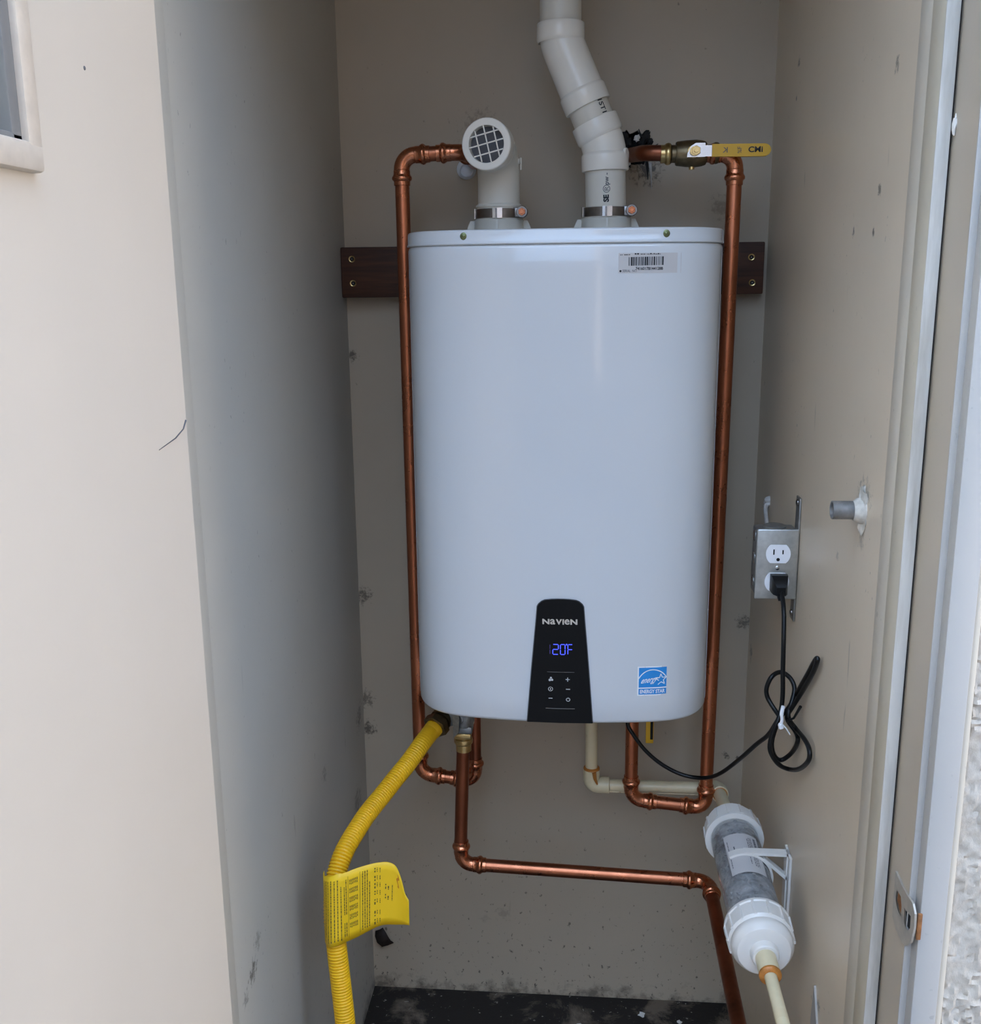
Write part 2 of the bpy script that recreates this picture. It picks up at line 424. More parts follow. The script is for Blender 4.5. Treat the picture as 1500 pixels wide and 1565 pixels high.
# right door jamb, seen edge on: stop, rabbet, casing
t1 = struct('trim_1', MB().box((.3305, -.7685, 0), (.372, -.733, 2.06), .001), 'trim_cream', label='cream inner edge of the right door jamb')
struct('trim_2', MB().box((.3300, -.804, 0), (.3425, -.768, 2.06), .0012), 'trim_yellow', label='yellowed door stop on the right jamb')
struct('trim_3', MB().box((.3302, -.8055, 0), (.3420, -.8035, 2.06), .0006), 'weathered', label='weathered white paint on the face of the door stop')
struct('trim_4', MB().box((.3446, -.8645, 0), (.378, -.770, 2.06), .004, 3), 'trim_cream_shaded', label='cream rabbet of the right door jamb')
struct('trim_5', MB().box((.3426, -.800, 0), (.3446, -.772, 2.06)), 'gap', label='dark joint between stop and jamb')
struct('trim_6', MB().box((.3500, -.8815, 0), (.3735, -.864, 2.06), .0012), 'trim_white', label='white casing round the doorway')
struct('trim_11', MB().box((.3436, -.8662, 0), (.3502, -.8640, 2.06), .0006), 'trim_white', label='white front edge of the right jamb')
struct('trim_7', MB().box((.3732, -.8765, 0), (.3815, -.864, 2.06), .003), 'trim_cream', label='caulked edge between casing and stucco')
# left jamb and head
struct('trim_8', MB().box((XL-.035, -.80, 0), (XL+.0005, -.739, 2.06), .001), 'wall_left', label='left door stop')
struct('trim_9', MB().box((XL-.05, -.8645, 0), (-.3895, -.80, 2.06), .001), 'trim_cream', label='left door jamb')
struct('trim_10', MB().box((XL-.05, -.88, 2.045), (.378, -.735, 2.085), .001), 'trim_cream', label='door head')
# outside: patio, eave, roof
struct('ground', MB().box((-9, -14, -.16), (9, -.866, -.04)), 'ground')
struct('roof', MB().box((-3.3, -1.06, 2.62), (4.2, 3.2, 2.80)), 'eave')
# unseen walls added for the light: warm bounce right, sun screen left, sky screen opposite
struct('added_bounce_wall', MB().box((4.0, -2.1, -.1), (4.2, -.866, 3.2)), 'bounce_wall')
struct('added_sun_screen', MB().box((-2.3, -9, -.1), (-2.2, -.866, 2.6)), 'sun_screen')
struct('added_sky_screen', MB().box((-6, -6.6, -.1), (.8, -6.5, 2.3)).box((.8, -6.8, -.1), (7, -5.4, 4.8)), 'sky_screen')

# ------------------------------------------------------------------ door, standing open at a right angle
def door():
    x0, x1 = -.377, -.335; y0, y1 = -.866, -1.625; z0, z1 = .012, 2.03
    gy0, gy1, gz0, gz1 = -1.108, -1.40, 1.474, 1.88
    mb = MB(); o4 = [(y0, z0), (y1, z0), (y1, z1), (y0, z1)]; i4 = [(gy0, gz0), (gy1, gz0), (gy1, gz1), (gy0, gz1)]
    for x in (x0, x1): mb.add([(x, a, c) for a, c in o4+i4], [(k, (k+1) % 4, 4+(k+1) % 4, 4+k) for k in range(4)])
    for q in (o4, i4): mb.add([(x, a, c) for x in (x0, x1) for a, c in q], [(k, (k+1) % 4, 4+(k+1) % 4, 4+k) for k in range(4)])
    d = struct('door_1', mb, 'door_paint', label='cream door standing open, with a small window high up')
    fr = MB(); a = .0145; e = x1+.009
    for (ya, yb, za, zb) in ((gy0+a, gy0-.003, gz0-.001, gz1+.001), (gy1+.003, gy1-a, gz0-.001, gz1+.001), (gy0+a, gy1-a, gz0-a, gz0+.004), (gy0+a, gy1-a, gz1-.004, gz1+a)):
        fr.box((x1-.004, ya, za), (e, yb, zb), .003)
    f = struct('window_frame', fr, 'frame_paint', d)
    g = MB()
    for (ya, yb, za, zb) in ((gy0-.002, gy0-.014, gz0, gz1), (gy1+.014, gy1+.002, gz0, gz1), (gy0-.002, gy1+.002, gz0, gz0+.008), (gy0-.002, gy1+.002, gz1-.008, gz1)):
        g.box((x1-.03, ya, za), (x1+.004, yb, zb), .0015)
    struct('gasket', g, 'gasket', d)
    struct('pane', MB().box((x1-.022, gy0, gz0), (x1-.018, gy1, gz1)), 'glass', d)
    # hinge leaves on the edge by the jamb
    for z in (.25, 1.05, 1.80):
        h = MB(); h.lathe((-.3835, -.858, z-.045), (0, 0, 1), [(0, .006), (.09, .006)], 14); h.box((-.379, -.866, z-.045), (-.345, -.8645, z+.045)); struct('hinge', h, 'steel', d)
    sc = MB(); pts = [(x1+.0004, -.868, 1.266), (x1+.0005, -.8755, 1.259), (x1+.0005, -.895, 1.2535), (x1+.0004, -.932, 1.2490)]
    sc.sweep(pts, [.0009, .0006, .0006, .0003], 6); o = struct('scratch', sc, 'ink_grey', d); o['label'] = 'thin dark scratch running in from the door edge'
    sp_ = MB(); sp_.lathe((x1, -1.0061, 1.5408), X_, [(0, .0016), (.0005, .0013)], 10); obj('speck', sp_, 'ink_grey', d)
    return d
X_ = V((1, 0, 0))
door()

# ================================================================== water heater
PROF = [(0, -.388), (.05, -.3865), (.10, -.382), (.14, -.3765), (.165, -.3690), (.182, -.3600), (.196, -.3480), (.207, -.3320), (.2145, -.3140), (.2185, -.292), (.22, -.265), (.22, -.05)]
def yf(x):
    x = abs(x)
    for (a, ya), (b, yb) in zip(PROF, PROF[1:]):
        if a <= x <= b and b > a: return ya+(yb-ya)*(x-a)/(b-a)
    return -.05
def smooth_prof():
    # Catmull-Rom through the plan outline, left back to right back
    P = [V((-x, y)) for x, y in PROF[::-1]]+[V((x, y)) for x, y in PROF[1:]]
    out = [P[0]]
    for i in range(len(P)-1):
        p0 = P[max(i-1, 0)]; p1 = P[i]; p2 = P[i+1]; p3 = P[min(i+2, len(P)-1)]
        if i in (0, len(P)-2): out.append(p2); continue
        for k in range(1, 5):
            t = k/4; out.append(.5*((2*p1)+(p2-p0)*t+(2*p0-5*p1+4*p2-p3)*t*t+(3*p1-p0-3*p2+p3)*t**3))
    return out
OUT = smooth_prof()
def ring(z, ins, pr=OUT):
    n = len(pr); r = []
    for i, p in enumerate(pr):
        t = (pr[min(i+1, n-1)]-pr[max(i-1, 0)]).normalized(); nr = V((t.y, -t.x))
        q = p-nr*ins; r.append((q.x, q.y, z))
    return r
def heater():
    h = thing('water_heater', 'white wall-hung tankless water heater with a black display panel', 'water heater', (0, -.05, .757))
    mb = MB(); rows = []
    for z, i in ((.757, .012), (.7572, .0075), (.7583, .0035), (.7603, .0012), (.7635, 0), (.80, 0), (1.0, 0), (1.2, 0), (1.40, 0), (1.4285, 0), (1.4322, .0012), (1.4342, .004), (1.4348, .008)):
        rows.append(ring(z, i))
    mb.grid(rows, closed=True)
    body = obj('front_cover', mb, 'enamel', h, 50)
    ub = MB(); r = ring(.7585, .010); ub.add(r, [tuple(range(len(r)))]); obj('underside', ub, 'heater_under', h)
    # lid: a folded strip round the top with its lower lip
    lid = MB(); rows = [ring(z, i) for z, i in ((1.4335, .010), (1.4335, .0005), (1.4342, -.0012), (1.4352, -.0016), (1.437, -.0010), (1.4378, -.0003), (1.4500, -.0002), (1.4520, .0004), (1.4530, .0018), (1.4532, .0040))]
    lid.grid(rows, closed=True); r = ring(1.4532, .004); lid.add(r, [tuple(range(len(r)))])
    obj('lid', lid, 'enamel', h, 50)
    for x in (-.1305, .1350):
        s = MB(); y = yf(x); s.lathe((x, y+.001, 1.4448), (0, -1, 0), [(0, .0050), (.0016, .0050), (.0022, .0040), (.0022, .0026), (.0034, .0024), (.0040, .0014)], 18)
        obj('screw', s, 'screw_green', h)
    # serial sticker with barcode
    def surf(d):
        return lambda u, v: (u, yf(u)-d, v)
    def patch(x0, x1, z0, z1, d, n=8):
        return MB().grid([[(x0+(x1-x0)*i/n, yf(x0+(x1-x0)*i/n)-d, z) for i in range(n+1)] for z in (z0, z1)])
    st = obj('serial_sticker', patch(.0735, .1560, 1.3948, 1.4205, .0006), 'sticker_grey', h); st['label'] = 'grey serial number sticker with a barcode'
    bc = MB(); rr = random.Random(3); x = .0868
    for k in range(200):
        wd = rr.choice([.0005, .0005, .0005, .0009, .0013, .0020]); gp = rr.choice([.0006, .0006, .0009, .0013])
        if x+wd > .1352: break
        bc.grid([[(x, yf(x)-.0010, z), (x+wd, yf(x)-.0010, z)] for z in (1.4042+(x-.0868)*.015, 1.4152+(x-.0868)*.015)]); x += wd+gp
    obj('barcode', bc, 'ink', st)
    text('printed_text', '74160178144128B', .0048, 'ink', st, lambda u, v: (.1140+u, yf(.114+u)-.0010, 1.4006+v), fit=(.036, .0040), bold=.00012)
    text('printed_text', 'SERIAL  NO:', .0038, 'ink_grey', st, lambda u, v: (.0885+u, yf(.0885+u)-.0010, 1.3978+v), fit=(.019, .0032))
    dt = MB(); dt.lathe((.0763, yf(.0763)-.0004, 1.3975), (0, -1, 0), [(0, .0014), (.0006, .0014)], 14)
    for k, wd in enumerate((.0035, .002, .0045, .0035, .003)): dt.grid([[(.0745+k*.0030, yf(.08)-.0010, z), (.0745+k*.0030+wd*.7, yf(.08)-.0010, z)] for z in (1.4176+k*.0001, 1.4184+k*.0001)])
    rr = random.Random(5); x = .0945
    while x < .128:
        wd = rr.uniform(.001, .003); dt.grid([[(x, yf(x)-.0010, z), (x+wd, yf(x)-.0010, z)] for z in (1.4185, 1.4185+rr.choice((.0008, .0014, .0016)))]); x += wd+rr.choice((.0006, .0008, .002))
    obj('printed_marks', dt, 'ink', st)
    # energy label
    ex0, ex1, ez0, ez1 = .1128, .1528, .8030, .8440
    en = obj('energy_label', patch(ex0-.0018, ex1+.0018, ez0-.0018, ez1+.0018, .0004), 'label_edge', h)
    obj('blue_field', patch(ex0, ex1, ez0, ez1, .0008), 'blue_label', en)
    def E(u, v): x = ex0+(ex1-ex0)*u; return (x, yf(x)-.0012, ez0+(ez1-ez0)*v)
    em = MB()
    def stroke(pts, w):
        L = []; R = []
        for i, p in enumerate(pts):
            a = V(pts[max(i-1, 0)]); b = V(pts[min(i+1, len(pts)-1)]); d = (b-a).normalized(); nn = V((-d.y, d.x))*w/2
            L.append(E(*(V(p)+nn))); R.append(E(*(V(p)-nn)))
        em.grid([L, R])
    stroke([(.5+.58*math.cos(a), .28+.64*math.sin(a)) for a in [PI*(.17+.66*i/24) for i in range(25)]], .035)
    stroke([(k/8, .245) for k in range(9)], .042)
    star = []
    for k in range(10):
        rad = .215 if k % 2 == 0 else .09; a = PI/2+k*PI/5+.06; star.append((.80+rad*math.cos(a)*.95, .545+rad*math.sin(a)))
    for k in range(10):
        if k == 3: continue
        stroke([star[k], star[(k+1) % 10]], .03)
    stroke([(.60, .62), (.74, .62)], .03)
    obj('emblem', em, 'white_print', en)
    S1 = ex1-ex0
    def L_(cu, cv, sh=0):
        def fn(u, v): x = ex0+S1*cu+u+v*sh; return (x, yf(x)-.0014, ez0+cv+v+u*.12*(1 if sh else 0))
        return fn
    text('printed_text', 'ENERGY STAR', .0072, 'white_print', en, L_(.5, .0048), fit=(S1*.90, .0058), bold=.0002)
    text('printed_text', 'energy', .0125, 'white_print', en, L_(.36, .0200, .45), fit=(S1*.56, .0095), bold=.0002)
    # control panel
    pr = [(.7608, .0482), (.84, .0420), (.92, .0350), (.9365, .0337), (.9405, .0315), (.9445, .0270), (.9465, .0225), (.9478, .013), (.9483, .004)]
    def prow(z, hw, d): return [(hw*k/6, yf(hw*k/6)-d, z) for k in range(-6, 7)]
    mb = MB()
    rows = [prow(z, hw-.0012, .0040) for z, hw in pr]
    mb.grid(rows)
    lo = [prow(z, hw, .0004) for z, hw in pr]
    edge_f = [r[0] for r in rows]+rows[-1][1:-1]+[r[-1] for r in rows[::-1]]+rows[0][-2:0:-1]
    edge_b = [r[0] for r in lo]+lo[-1][1:-1]+[r[-1] for r in lo[::-1]]+lo[0][-2:0:-1]
    mb.grid([edge_f, edge_b], closed=True)
    pn = obj('control_panel', mb, 'panel', h, 30); pn['label'] = 'glossy black tapered control panel'
    PY = -.388-.0045
    def on(cx, cz, d=0): return lambda u, v: (cx+u, yf(cx+u)-.0045-d, cz+v)
    # brand lettering: capitals with tall lower-case a and e
    x = -.0257
    for ch, wd in (('N', .0108), ('a', .0078), ('V', .0092), ('I', .0026), ('e', .0078), ('N', .0108)):
        text('brand_letter', ch, .012, 'silver_print', pn, (lambda cx: (lambda u, v: (cx+u, yf(cx+u)-.0045, .9150+v)))(x+wd/2), bold=.0005 if ch.isupper() else .00025, fit=(wd-.0006, .0080))
        x += wd+.00025
    # seven-segment display
    def seg(mb, x, z, w, hh, on_, th=.0012):
        dx = .0
        P = {'a': ((x, z+hh), (x+w, z+hh)), 'b': ((x+w, z+hh), (x+w, z+hh/2)), 'c': ((x+w, z+hh/2), (x+w, z)), 'd': ((x, z), (x+w, z)), 'e': ((x, z), (x, z+hh/2)), 'f': ((x, z+hh/2), (x, z+hh)), 'g': ((x, z+hh/2), (x+w, z+hh/2))}
        for k in on_:
            (a, b), (c, d) = P[k]; L = V((c-a, d-b)).normalized()*.0006
            p = (a+L.x, yf(a)-.0044, b+L.y); q = (c-L.x, yf(c)-.0044, d-L.y); mb.bar(p, q, th, .0002)
    z0 = .8662; hh = .0150
    m0 = MB(); seg(m0, -.0145, z0, .0, hh, 'bc', .0010); obj('display_digit', m0, 'led_dim', pn)
    for x, w, on_ in ((-.0104, .0078, 'abged'), (.0004, .0066, 'abcdef'), (.0110, .0066, 'afeg')):
        m0 = MB(); seg(m0, x, z0, w, hh, on_)
        if on_ == 'afeg': m0.lathe((.0091, yf(0)-.0042, z0+hh+.0001), (0, -1, 0), [(0, .0012), (.0004, .0012)], 10)
        obj('display_digit', m0, 'led', pn)
    for xa, xb, z, wd in ((-.0185, .0205, .8393, .0006), (-.0205, .0215, .7833, .0009)):
        ln = MB(); ln.grid([[(xa+(xb-xa)*i/6, yf(xa+(xb-xa)*i/6)-.0044, zz) for i in range(7)] for zz in (z-wd/2, z+wd/2)]); obj('guide_line', ln, 'line_print', pn)
    def icon(fn, cx, cz):
        m0 = MB(); Y0 = yf(cx)-.0043; fn(m0, cx, Y0, cz); return obj('button_icon', m0, 'icon_print', pn)
    bar = lambda m0, a, b, w: m0.bar(a, b, w, .0002)
    icon(lambda m, x, y, z: (bar(m, (x-.003, y, z), (x+.003, y, z), .0011), bar(m, (x, y-.0001, z-.003), (x, y-.0001, z+.003), .0011)), .0110, .8282)
    icon(lambda m, x, y, z: bar(m, (x-.003, y, z), (x+.003, y, z), .0010), .0115, .8133)
    def ringi(m, x, y, z, r, w, gap=0):
        n = 20; rows = [[], []]
        for k in range(n+1):
            a = PI/2+gap+(2*PI-2*gap)*k/n
            rows[0].append((x+r*math.cos(a), y-.0002, z+r*math.sin(a))); rows[1].append((x+(r-w)*math.cos(a), y-.0002, z+(r-w)*math.sin(a)))
        m.grid(rows)
    icon(lambda m, x, y, z: (ringi(m, x, y, z, .0030, .0009, .5), bar(m, (x, y, z+.0008), (x, y, z+.0032), .0009)), .0118, .7975)
    icon(lambda m, x, y, z: (ringi(m, x, y, z, .0034, .0007), bar(m, (x, y, z-.0014), (x, y, z+.0012), .0011)), -.0135, .8133)
    icon(lambda m, x, y, z: bar(m, (x-.0028, y, z), (x+.0028, y, z), .0009), -.0135, .7990)
    icon(lambda m, x, y, z: (m.lathe((x, y+.0001, z+.0018), (0, -1, 0), [(0, .0015), (.0003, .0015)], 10), m.lathe((x-.0016, y+.0001, z-.0015), (0, -1, 0), [(0, .0019), (.0003, .0019)], 10), m.lathe((x+.0018, y+.0001, z-.0012), (0, -1, 0), [(0, .0016), (.0003, .0016)], 10)), -.0130, .8285)
    # two vent sockets moulded in the top, each with its buttresses
    for cx in (-.1002, .0622):
        m0 = MB(); m0.lathe((cx, -.16, 1.4525), (0, 0, 1), [(0, .0395), (.002, .0385), (.0205, .0372), (.0220, .0378), (.0235, .0378), (.0245, .0360), (.0400, .0355), (.0400, .031)], 40)
        s = obj('vent_socket', m0, 'collar', h, 40)
        for a in (0, PI/2, PI, 3*PI/2):
            g = MB(); d = V((math.cos(a), math.sin(a), 0)); sd = V((-d.y, d.x, 0))*.0035
            if a == 3*PI/2: sd = sd*.45
            b = V((cx, -.16, 1.4530))
            pl = [b+d*.036, b+d*(.0535 if a in (0, PI) else .043), b+d*(.0435 if a in (0, PI) else .040)+V((0, 0, .0225)), b+d*.036+V((0, 0, .0225))]
            g.add([p-sd for p in pl]+[p+sd for p in pl], [(0, 1, 2, 3), (7, 6, 5, 4), (0, 4, 5, 1), (1, 5, 6, 2), (2, 6, 7, 3), (3, 7, 4, 0)])
            obj('buttress', g, 'collar', s)
    # gas cock and service valve under the case
    g = MB(); g.lathe((-.150, -.19, .672), (-1, -.02, .0), [(0, .0135), (.022, .0135), (.022, .016), (.030, .016)], 20); g.lathe((-.165, -.19, .70), (0, 0, 1), [(-.03, .012), (.06, .012)], 16)
    g.box((-.188, -.206, .664), (-.168, -.176, .694), .004); obj('gas_inlet', g, 'zinc', h)
    k = MB(); k.lathe((-.163, -.2, .70), (0, 0, 1), [(-.034, .0165), (-.03, .018), (-.012, .018), (-.010, .0145), (.06, .0145)], 22)
    k.lathe((-.163, -.2, .682), (-.45, -.9, 0), [(0, .010), (.016, .010), (.018, .008)], 16); obj('service_valve', k, 'zinc', h)
    k = MB(); k.add([(-.179, -.222, .700), (-.167, -.225, .700), (-.169, -.225, .662), (-.178, -.222, .652), (-.179, -.218, .700), (-.167, -.221, .700), (-.169, -.221, .662), (-.178, -.218, .652)],
        [(0, 1, 2, 3), (7, 6, 5, 4), (0, 4, 5, 1), (1, 5, 6, 2), (2, 6, 7, 3), (3, 7, 4, 0)]); obj('valve_lever', k, 'zinc', h)
    k = MB(); k.box((-.172, -.215, .655), (-.148, -.186, .668), .003); obj('valve_body', k, 'zinc', h)
    return h
heater()
# yellow lever hanging under the heater on the right
lv = thing('valve_lever', 'small yellow valve lever with a dark slot hanging below the heater', 'lever', (.146, -.2, .643))
m = MB(); m.box((.1375, -.203, .6425), (.1505, -.199, .76), .0015); obj('lever', m, 'handle_yellow', lv)
m = MB(); m.box((.1448, -.2042, .650), (.1492, -.2025, .70), .0006); obj('slot', m, 'void', lv)

# ------------------------------------------------------------------ mounting board behind the heater
bd = thing('mounting_board', 'dark brown wooden mounting board screwed across the back wall behind the heater', 'board', (-.03, -.019, 1.361))
m = MB(); m.box((-.3762, -.038, 1.361), (.3205, -.0005, 1.4435), .002); obj('board', m, 'wood', bd)
for x, z in ((-.357, 1.4242), (-.3564, 1.3847), (.2996, 1.4194), (.3025, 1.3791)):
    s = MB(); s.lathe((x, -.0375, z), (0, -1, 0), [(0, .0056), (.0014, .0056), (.0020, .0048), (.0016, .0036), (.0010, .0034)], 20, cap=False)
    sc = obj('screw', s, 'brass', bd)
    s = MB(); s.lathe((x, -.0375, z), (0, -1, 0), [(0, .0036), (.0006, .0036)], 16); obj('screw_recess', s, 'void', sc)
    s = MB(); s.lathe((x, -.0375, z), (0, -1, 0), [(0, .0013), (.0013, .0012)], 10); obj('screw_pin', s, 'steel_dark', sc)
m = MB(); m.box((-.19, -.052, 1.37), (.19, -.038, 1.435), .002); obj('hanging_bracket', m, 'galv', bd)

# ================================================================== copper pipework
PR = .0111
def pipe(parent, a, b, mt='copper', r=PR, name='pipe'):
    return obj(name, MB().sweep([a, b], r, 22), mt, parent)
def fit_leg(p, d, L):
    """pressed socket profile from the bend out to its mouth"""
    p = V(p); d = V(d).normalized(); k = L-.023
    return [(p+d*(k+t), r) for t, r in ((0, .0122), (.001, .0128), (.0065, .0128), (.0080, .0136), (.0105, .0152), (.0125, .0155), (.0145, .0150), (.0160, .0136), (.0170, .0126), (.0225, .0126), (.0230, .0120))]
def elbow(parent, c, a, b, mt='copper_fit', R=.021, L=.044):
    a, b = V(a).normalized(), V(b).normalized(); c = V(c)
    mid = arc(c, a, b, R, 9)
    A = fit_leg(c, a, L); B = fit_leg(c, b, L)
    pts = [p for p, r in A[::-1]]+[p for p in mid]+[p for p, r in B]
    rad = [r for p, r in A[::-1]]+[.0122]*len(mid)+[r for p, r in B]
    tg = [-a]*len(A)
    for i in range(len(mid)):
        t = (mid[min(i+1, len(mid)-1)]-mid[max(i-1, 0)]); tg.append(t)
    tg += [b]*len(B)
    return obj('elbow', MB().sweep(pts, rad, 24, True, tg), mt, parent, 30)
def coupling(parent, c, d, mt='copper_fit', half=.020):
    d = V(d).normalized(); c = V(c)
    pr = [(-.0200, .0120), (-.0198, .0127), (-.0150, .0127), (-.0140, .0138), (-.0120, .0155), (-.0095, .0155), (-.0075, .0138), (-.006, .0128), (.006, .0128), (.0075, .0138), (.0095, .0155), (.0120, .0155), (.0140, .0138), (.0150, .0127), (.0198, .0127), (.02, .012)]
    return obj('coupling', MB().lathe(c, d, pr, 24), mt, parent, 30)
X, Y, Z = V((1, 0, 0)), V((0, 1, 0)), V((0, 0, 1))
# left riser: heater bottom -> round the left side -> wall above
lp = thing('copper_pipe', 'copper water pipe rising up the left side of the heater to the back wall', 'pipe', (-.248, -.15, .54))
c0 = V((-.1505, -.15, .538)); c1 = V((-.2465, -.15, .549)); c2 = V((-.2495, -.15, 1.574)); c3 = V((-.152, -.15, 1.5775))
pipe(lp, c0+Z*.03, c0+Z*.232, 'copper_dark'); elbow(lp, c0, Z, c1-c0); pipe(lp, c0+(c1-c0)*.3, c0+(c1-c0)*.7); elbow(lp, c1, c0-c1, Z)
pipe(lp, c1+Z*.03, c2-Z*.03, 'copper'); elbow(lp, c2, -Z, c3-c2); pipe(lp, c2+(c3-c2)*.3, c2+(c3-c2)*.8)
elbow(lp, c3, c2-c3, Y); pipe(lp, c3+Y*.03, c3+Y*.149)
# right riser with the ball valve
rp = thing('copper_pipe', 'copper water pipe rising up the right side of the heater to a lever valve', 'pipe', (.247, -.15, .50))
d0 = V((.1185, -.15, .513)); d1 = V((.2455, -.15, .501)); d2 = V((.2518, -.15, 1.566)); d3 = V((.1175, -.15, 1.5705))
pipe(rp, d0+Z*.03, d0+Z*.257, 'copper'); elbow(rp, d0, Z, d1-d0); pipe(rp, d0+(d1-d0)*.3, d0+(d1-d0)*.7); elbow(rp, d1, d0-d1, Z)
pipe(rp, d1+Z*.03, d2-Z*.03); elbow(rp, d2, -Z, d3-d2); pipe(rp, d2+(d3-d2)*.2, d2+(d3-d2)*.30)
e = (d3-d2).normalized(); hd = V((-.10, 1, .09)).normalized()
mid = arc(d3, -e, hd, .022, 9)
obj('bend', MB().sweep([d3-e*.060]+mid+[d3+hd*.16], .0116, 22), 'copper_dark', rp)
vl = thing('ball_valve', 'brass ball valve with a flat yellow lever at the top right pipe', 'valve', (.188, -.15, 1.55))
vc = V((.1880, -.15, 1.5682)); m = MB()
m.lathe(vc-X*.046, X, [(0, .0120), (.0003, .0130), (.006, .0130), (.008, .0150), (.011, .0158), (.014, .0150), (.016, .0128), (.022, .0128), (.022, .0165), (.024, .0175), (.033, .0185), (.036, .0190), (.052, .0195), (.060, .0185), (.066, .0165), (.068, .0128), (.076, .0128), (.078, .0150), (.081, .0158), (.084, .0150), (.086, .0130), (.092, .0130), (.092, .0120)], 28)
obj('body', m, 'brass_dark', vl, 30)
m = MB(); m.lathe(vc-X*.0465, X, [(0, .0118), (.0003, .0133), (.006, .0133), (.008, .0153), (.011, .0161), (.014, .0153), (.016, .0131), (.018, .0118)], 28); obj('brass_collar', m, 'brass', vl)
m = MB(); m.lathe(vc-Y*.012, -Y, [(0, .009), (.014, .009), (.014, .0065), (.022, .0065)], 18); m.lathe(vc-Z*.010, -Z, [(0, .004), (.013, .004)], 12); obj('stem', m, 'brass', vl)
lev = MB(); px = lambda u, v, t: (u, t, v)
lev.prism([(.1780, 1.5605), (.1785, 1.5655), (.1835, 1.5755), (.1900, 1.5795), (.2040, 1.5795), (.2040, 1.5760), (.2180, 1.5760), (.2180, 1.5605), (.2040, 1.5605), (.2040, 1.5600), (.1780, 1.5600)], px, -.1800, -.1775)
lv2 = obj('lever_plate', lev, 'steel', vl)
m = MB(); m.hexnut((.1905, -.1795, 1.5688), -Y, .0072, .005); m.lathe((.1905, -.1845, 1.5688), -Y, [(0, .0034), (.002, .003)], 12); obj('nut', m, 'brass', vl)
hp = [(.2135, 1.5772), (.2135, 1.5598)]; hx = .288
for k in range(9):
    a = -PI/2+PI*k/8; hp.append((hx+.0088*math.cos(a)*1.1, 1.5680-.0002+.0088*math.sin(a)))
m = MB(); m.prism(hp, px, -.1830, -.1745); hg = obj('grip', m, 'handle_yellow', vl)
hfn = lambda cx: (lambda u, v: (cx+u, -.1834, 1.5682+v))
text('grip_text', 'CMi', .0108, 'ink', hg, hfn(.2755), bold=.0003, sx=1.15)
text('grip_text', 'K', .0110, 'ink_grey', hg, lambda u, v: (.2325-u*1.1, -.1834, 1.5682+v))
text('grip_text', '%F', .0085, 'ink_grey', hg, lambda u, v: (.2530-v, -.1834, 1.5682+u))
# relief line: service valve -> down -> across -> out along the right wall
dp = thing('copper_pipe', 'copper drain pipe running low across the back wall then forward along the right', 'pipe', (-.17, -.2, .36))
e0 = V((-.1722, -.2, .4080)); e1 = V((.2500, -.2, .3925)); e2 = V((.2565, -.80, .352))
pipe(dp, V((-.1645, -.2, .628)), e0+Z*.03, 'copper_dark'); elbow(dp, e0, V((-.1645, -.2, .628))-e0, e1-e0); pipe(dp, e0+(e1-e0)*.06, e0+(e1-e0)*.95); elbow(dp, e1, e0-e1, e2-e1); pipe(dp, e1+(e2-e1)*.05, e2, 'copper_dark')
m = MB(); q = V((-.1640, -.2, .664)); m.lathe(q, -Z, [(-.004, .0150), (.006, .0150), (.007, .0132), (.020, .0132), (.022, .0152), (.026, .0160), (.030, .0152), (.032, .0128), (.044, .0128), (.044, .0115)], 24); obj('union', m, 'brass', dp, 30)
m = MB(); m.box((-.178, -.214, .644), (-.150, -.186, .655), .003); obj('union_nut', m, 'brass', dp)

# white plastic escutcheon in the wall behind the intake
cl = tag(obj('escutcheon', MB().lathe((-.166, -.002, 1.567), (.15, -1, -.25), [(-.004, .016), (.004, .016), (.008, .013), (.010, .011), (.004, .0105)], 20), 'white_nylon', origin=(-.166, 0, 1.567)), 'small white plastic ring on the back wall behind the intake elbow', 'escutcheon')
# rags of black foam and torn plaster round the hot pipe's hole
fm = thing('torn_insulation', 'black ragged insulation bursting from the wall hole round the top right pipe', 'insulation', (.112, .0, 1.595))
rr = random.Random(11)
def shred(x, z, s, mt, y=-.002):
    bm = bmesh.new(); bmesh.ops.create_icosphere(bm, subdivisions=2, radius=1)
    for v in bm.verts:
        k = .55+.75*abs(mnoise.noise(v.co*1.9+V((x*90, z*70, 3)))); v.co = V((x+v.co.x*s*k, y+v.co.y*s*.6*k, z+v.co.z*s*k*1.1))
    m = MB(); m.bm(bm); return obj('foam_clump' if mt == 'foam' else 'plaster_flake', m, mt, fm, 60)
for x, z, s in ((.094, 1.612, .010), (.100, 1.604, .009), (.128, 1.613, .011), (.121, 1.606, .008), (.135, 1.604, .007), (.094, 1.592, .009), (.092, 1.580, .009), (.098, 1.570, .008), (.122, 1.576, .008), (.131, 1.592, .006)): shred(x, z, s, 'foam')
for x, z, s in ((.1125, 1.609, .006), (.100, 1.5715, .006), (.116, 1.6115, .004)): shred(x, z, s, 'chip', -.008)
st_ = MB()
for k in range(16):
    a = rr.uniform(0, 2*PI); r0 = .014; r1 = rr.uniform(.024, .036); p = V((.113, 0, 1.594))
    st_.sweep([p+V((math.cos(a)*r0, -.002, math.sin(a)*r0)), p+V((math.cos(a+.15)*(r0+r1)/2, -.008, math.sin(a+.1)*(r0+r1)/2)), p+V((math.cos(a+.3)*r1, -.003, math.sin(a+.3)*r1))], [.0022, .0016, .0006], 6)
o = obj('fibre_strands', st_, 'foam', fm); o['kind'] = 'stuff'
for k, (x, z, l) in enumerate(((.130, 1.575, .030), (.136, 1.572, .042))):
    m = MB(); m.sweep([(x, -.001, z), (x+.002, -.002, z-l*.5), (x+.003, -.001, z-l)], [.0028, .0018, .0005], 6); obj('drip', m, 'cable' if k else 'foam', fm)

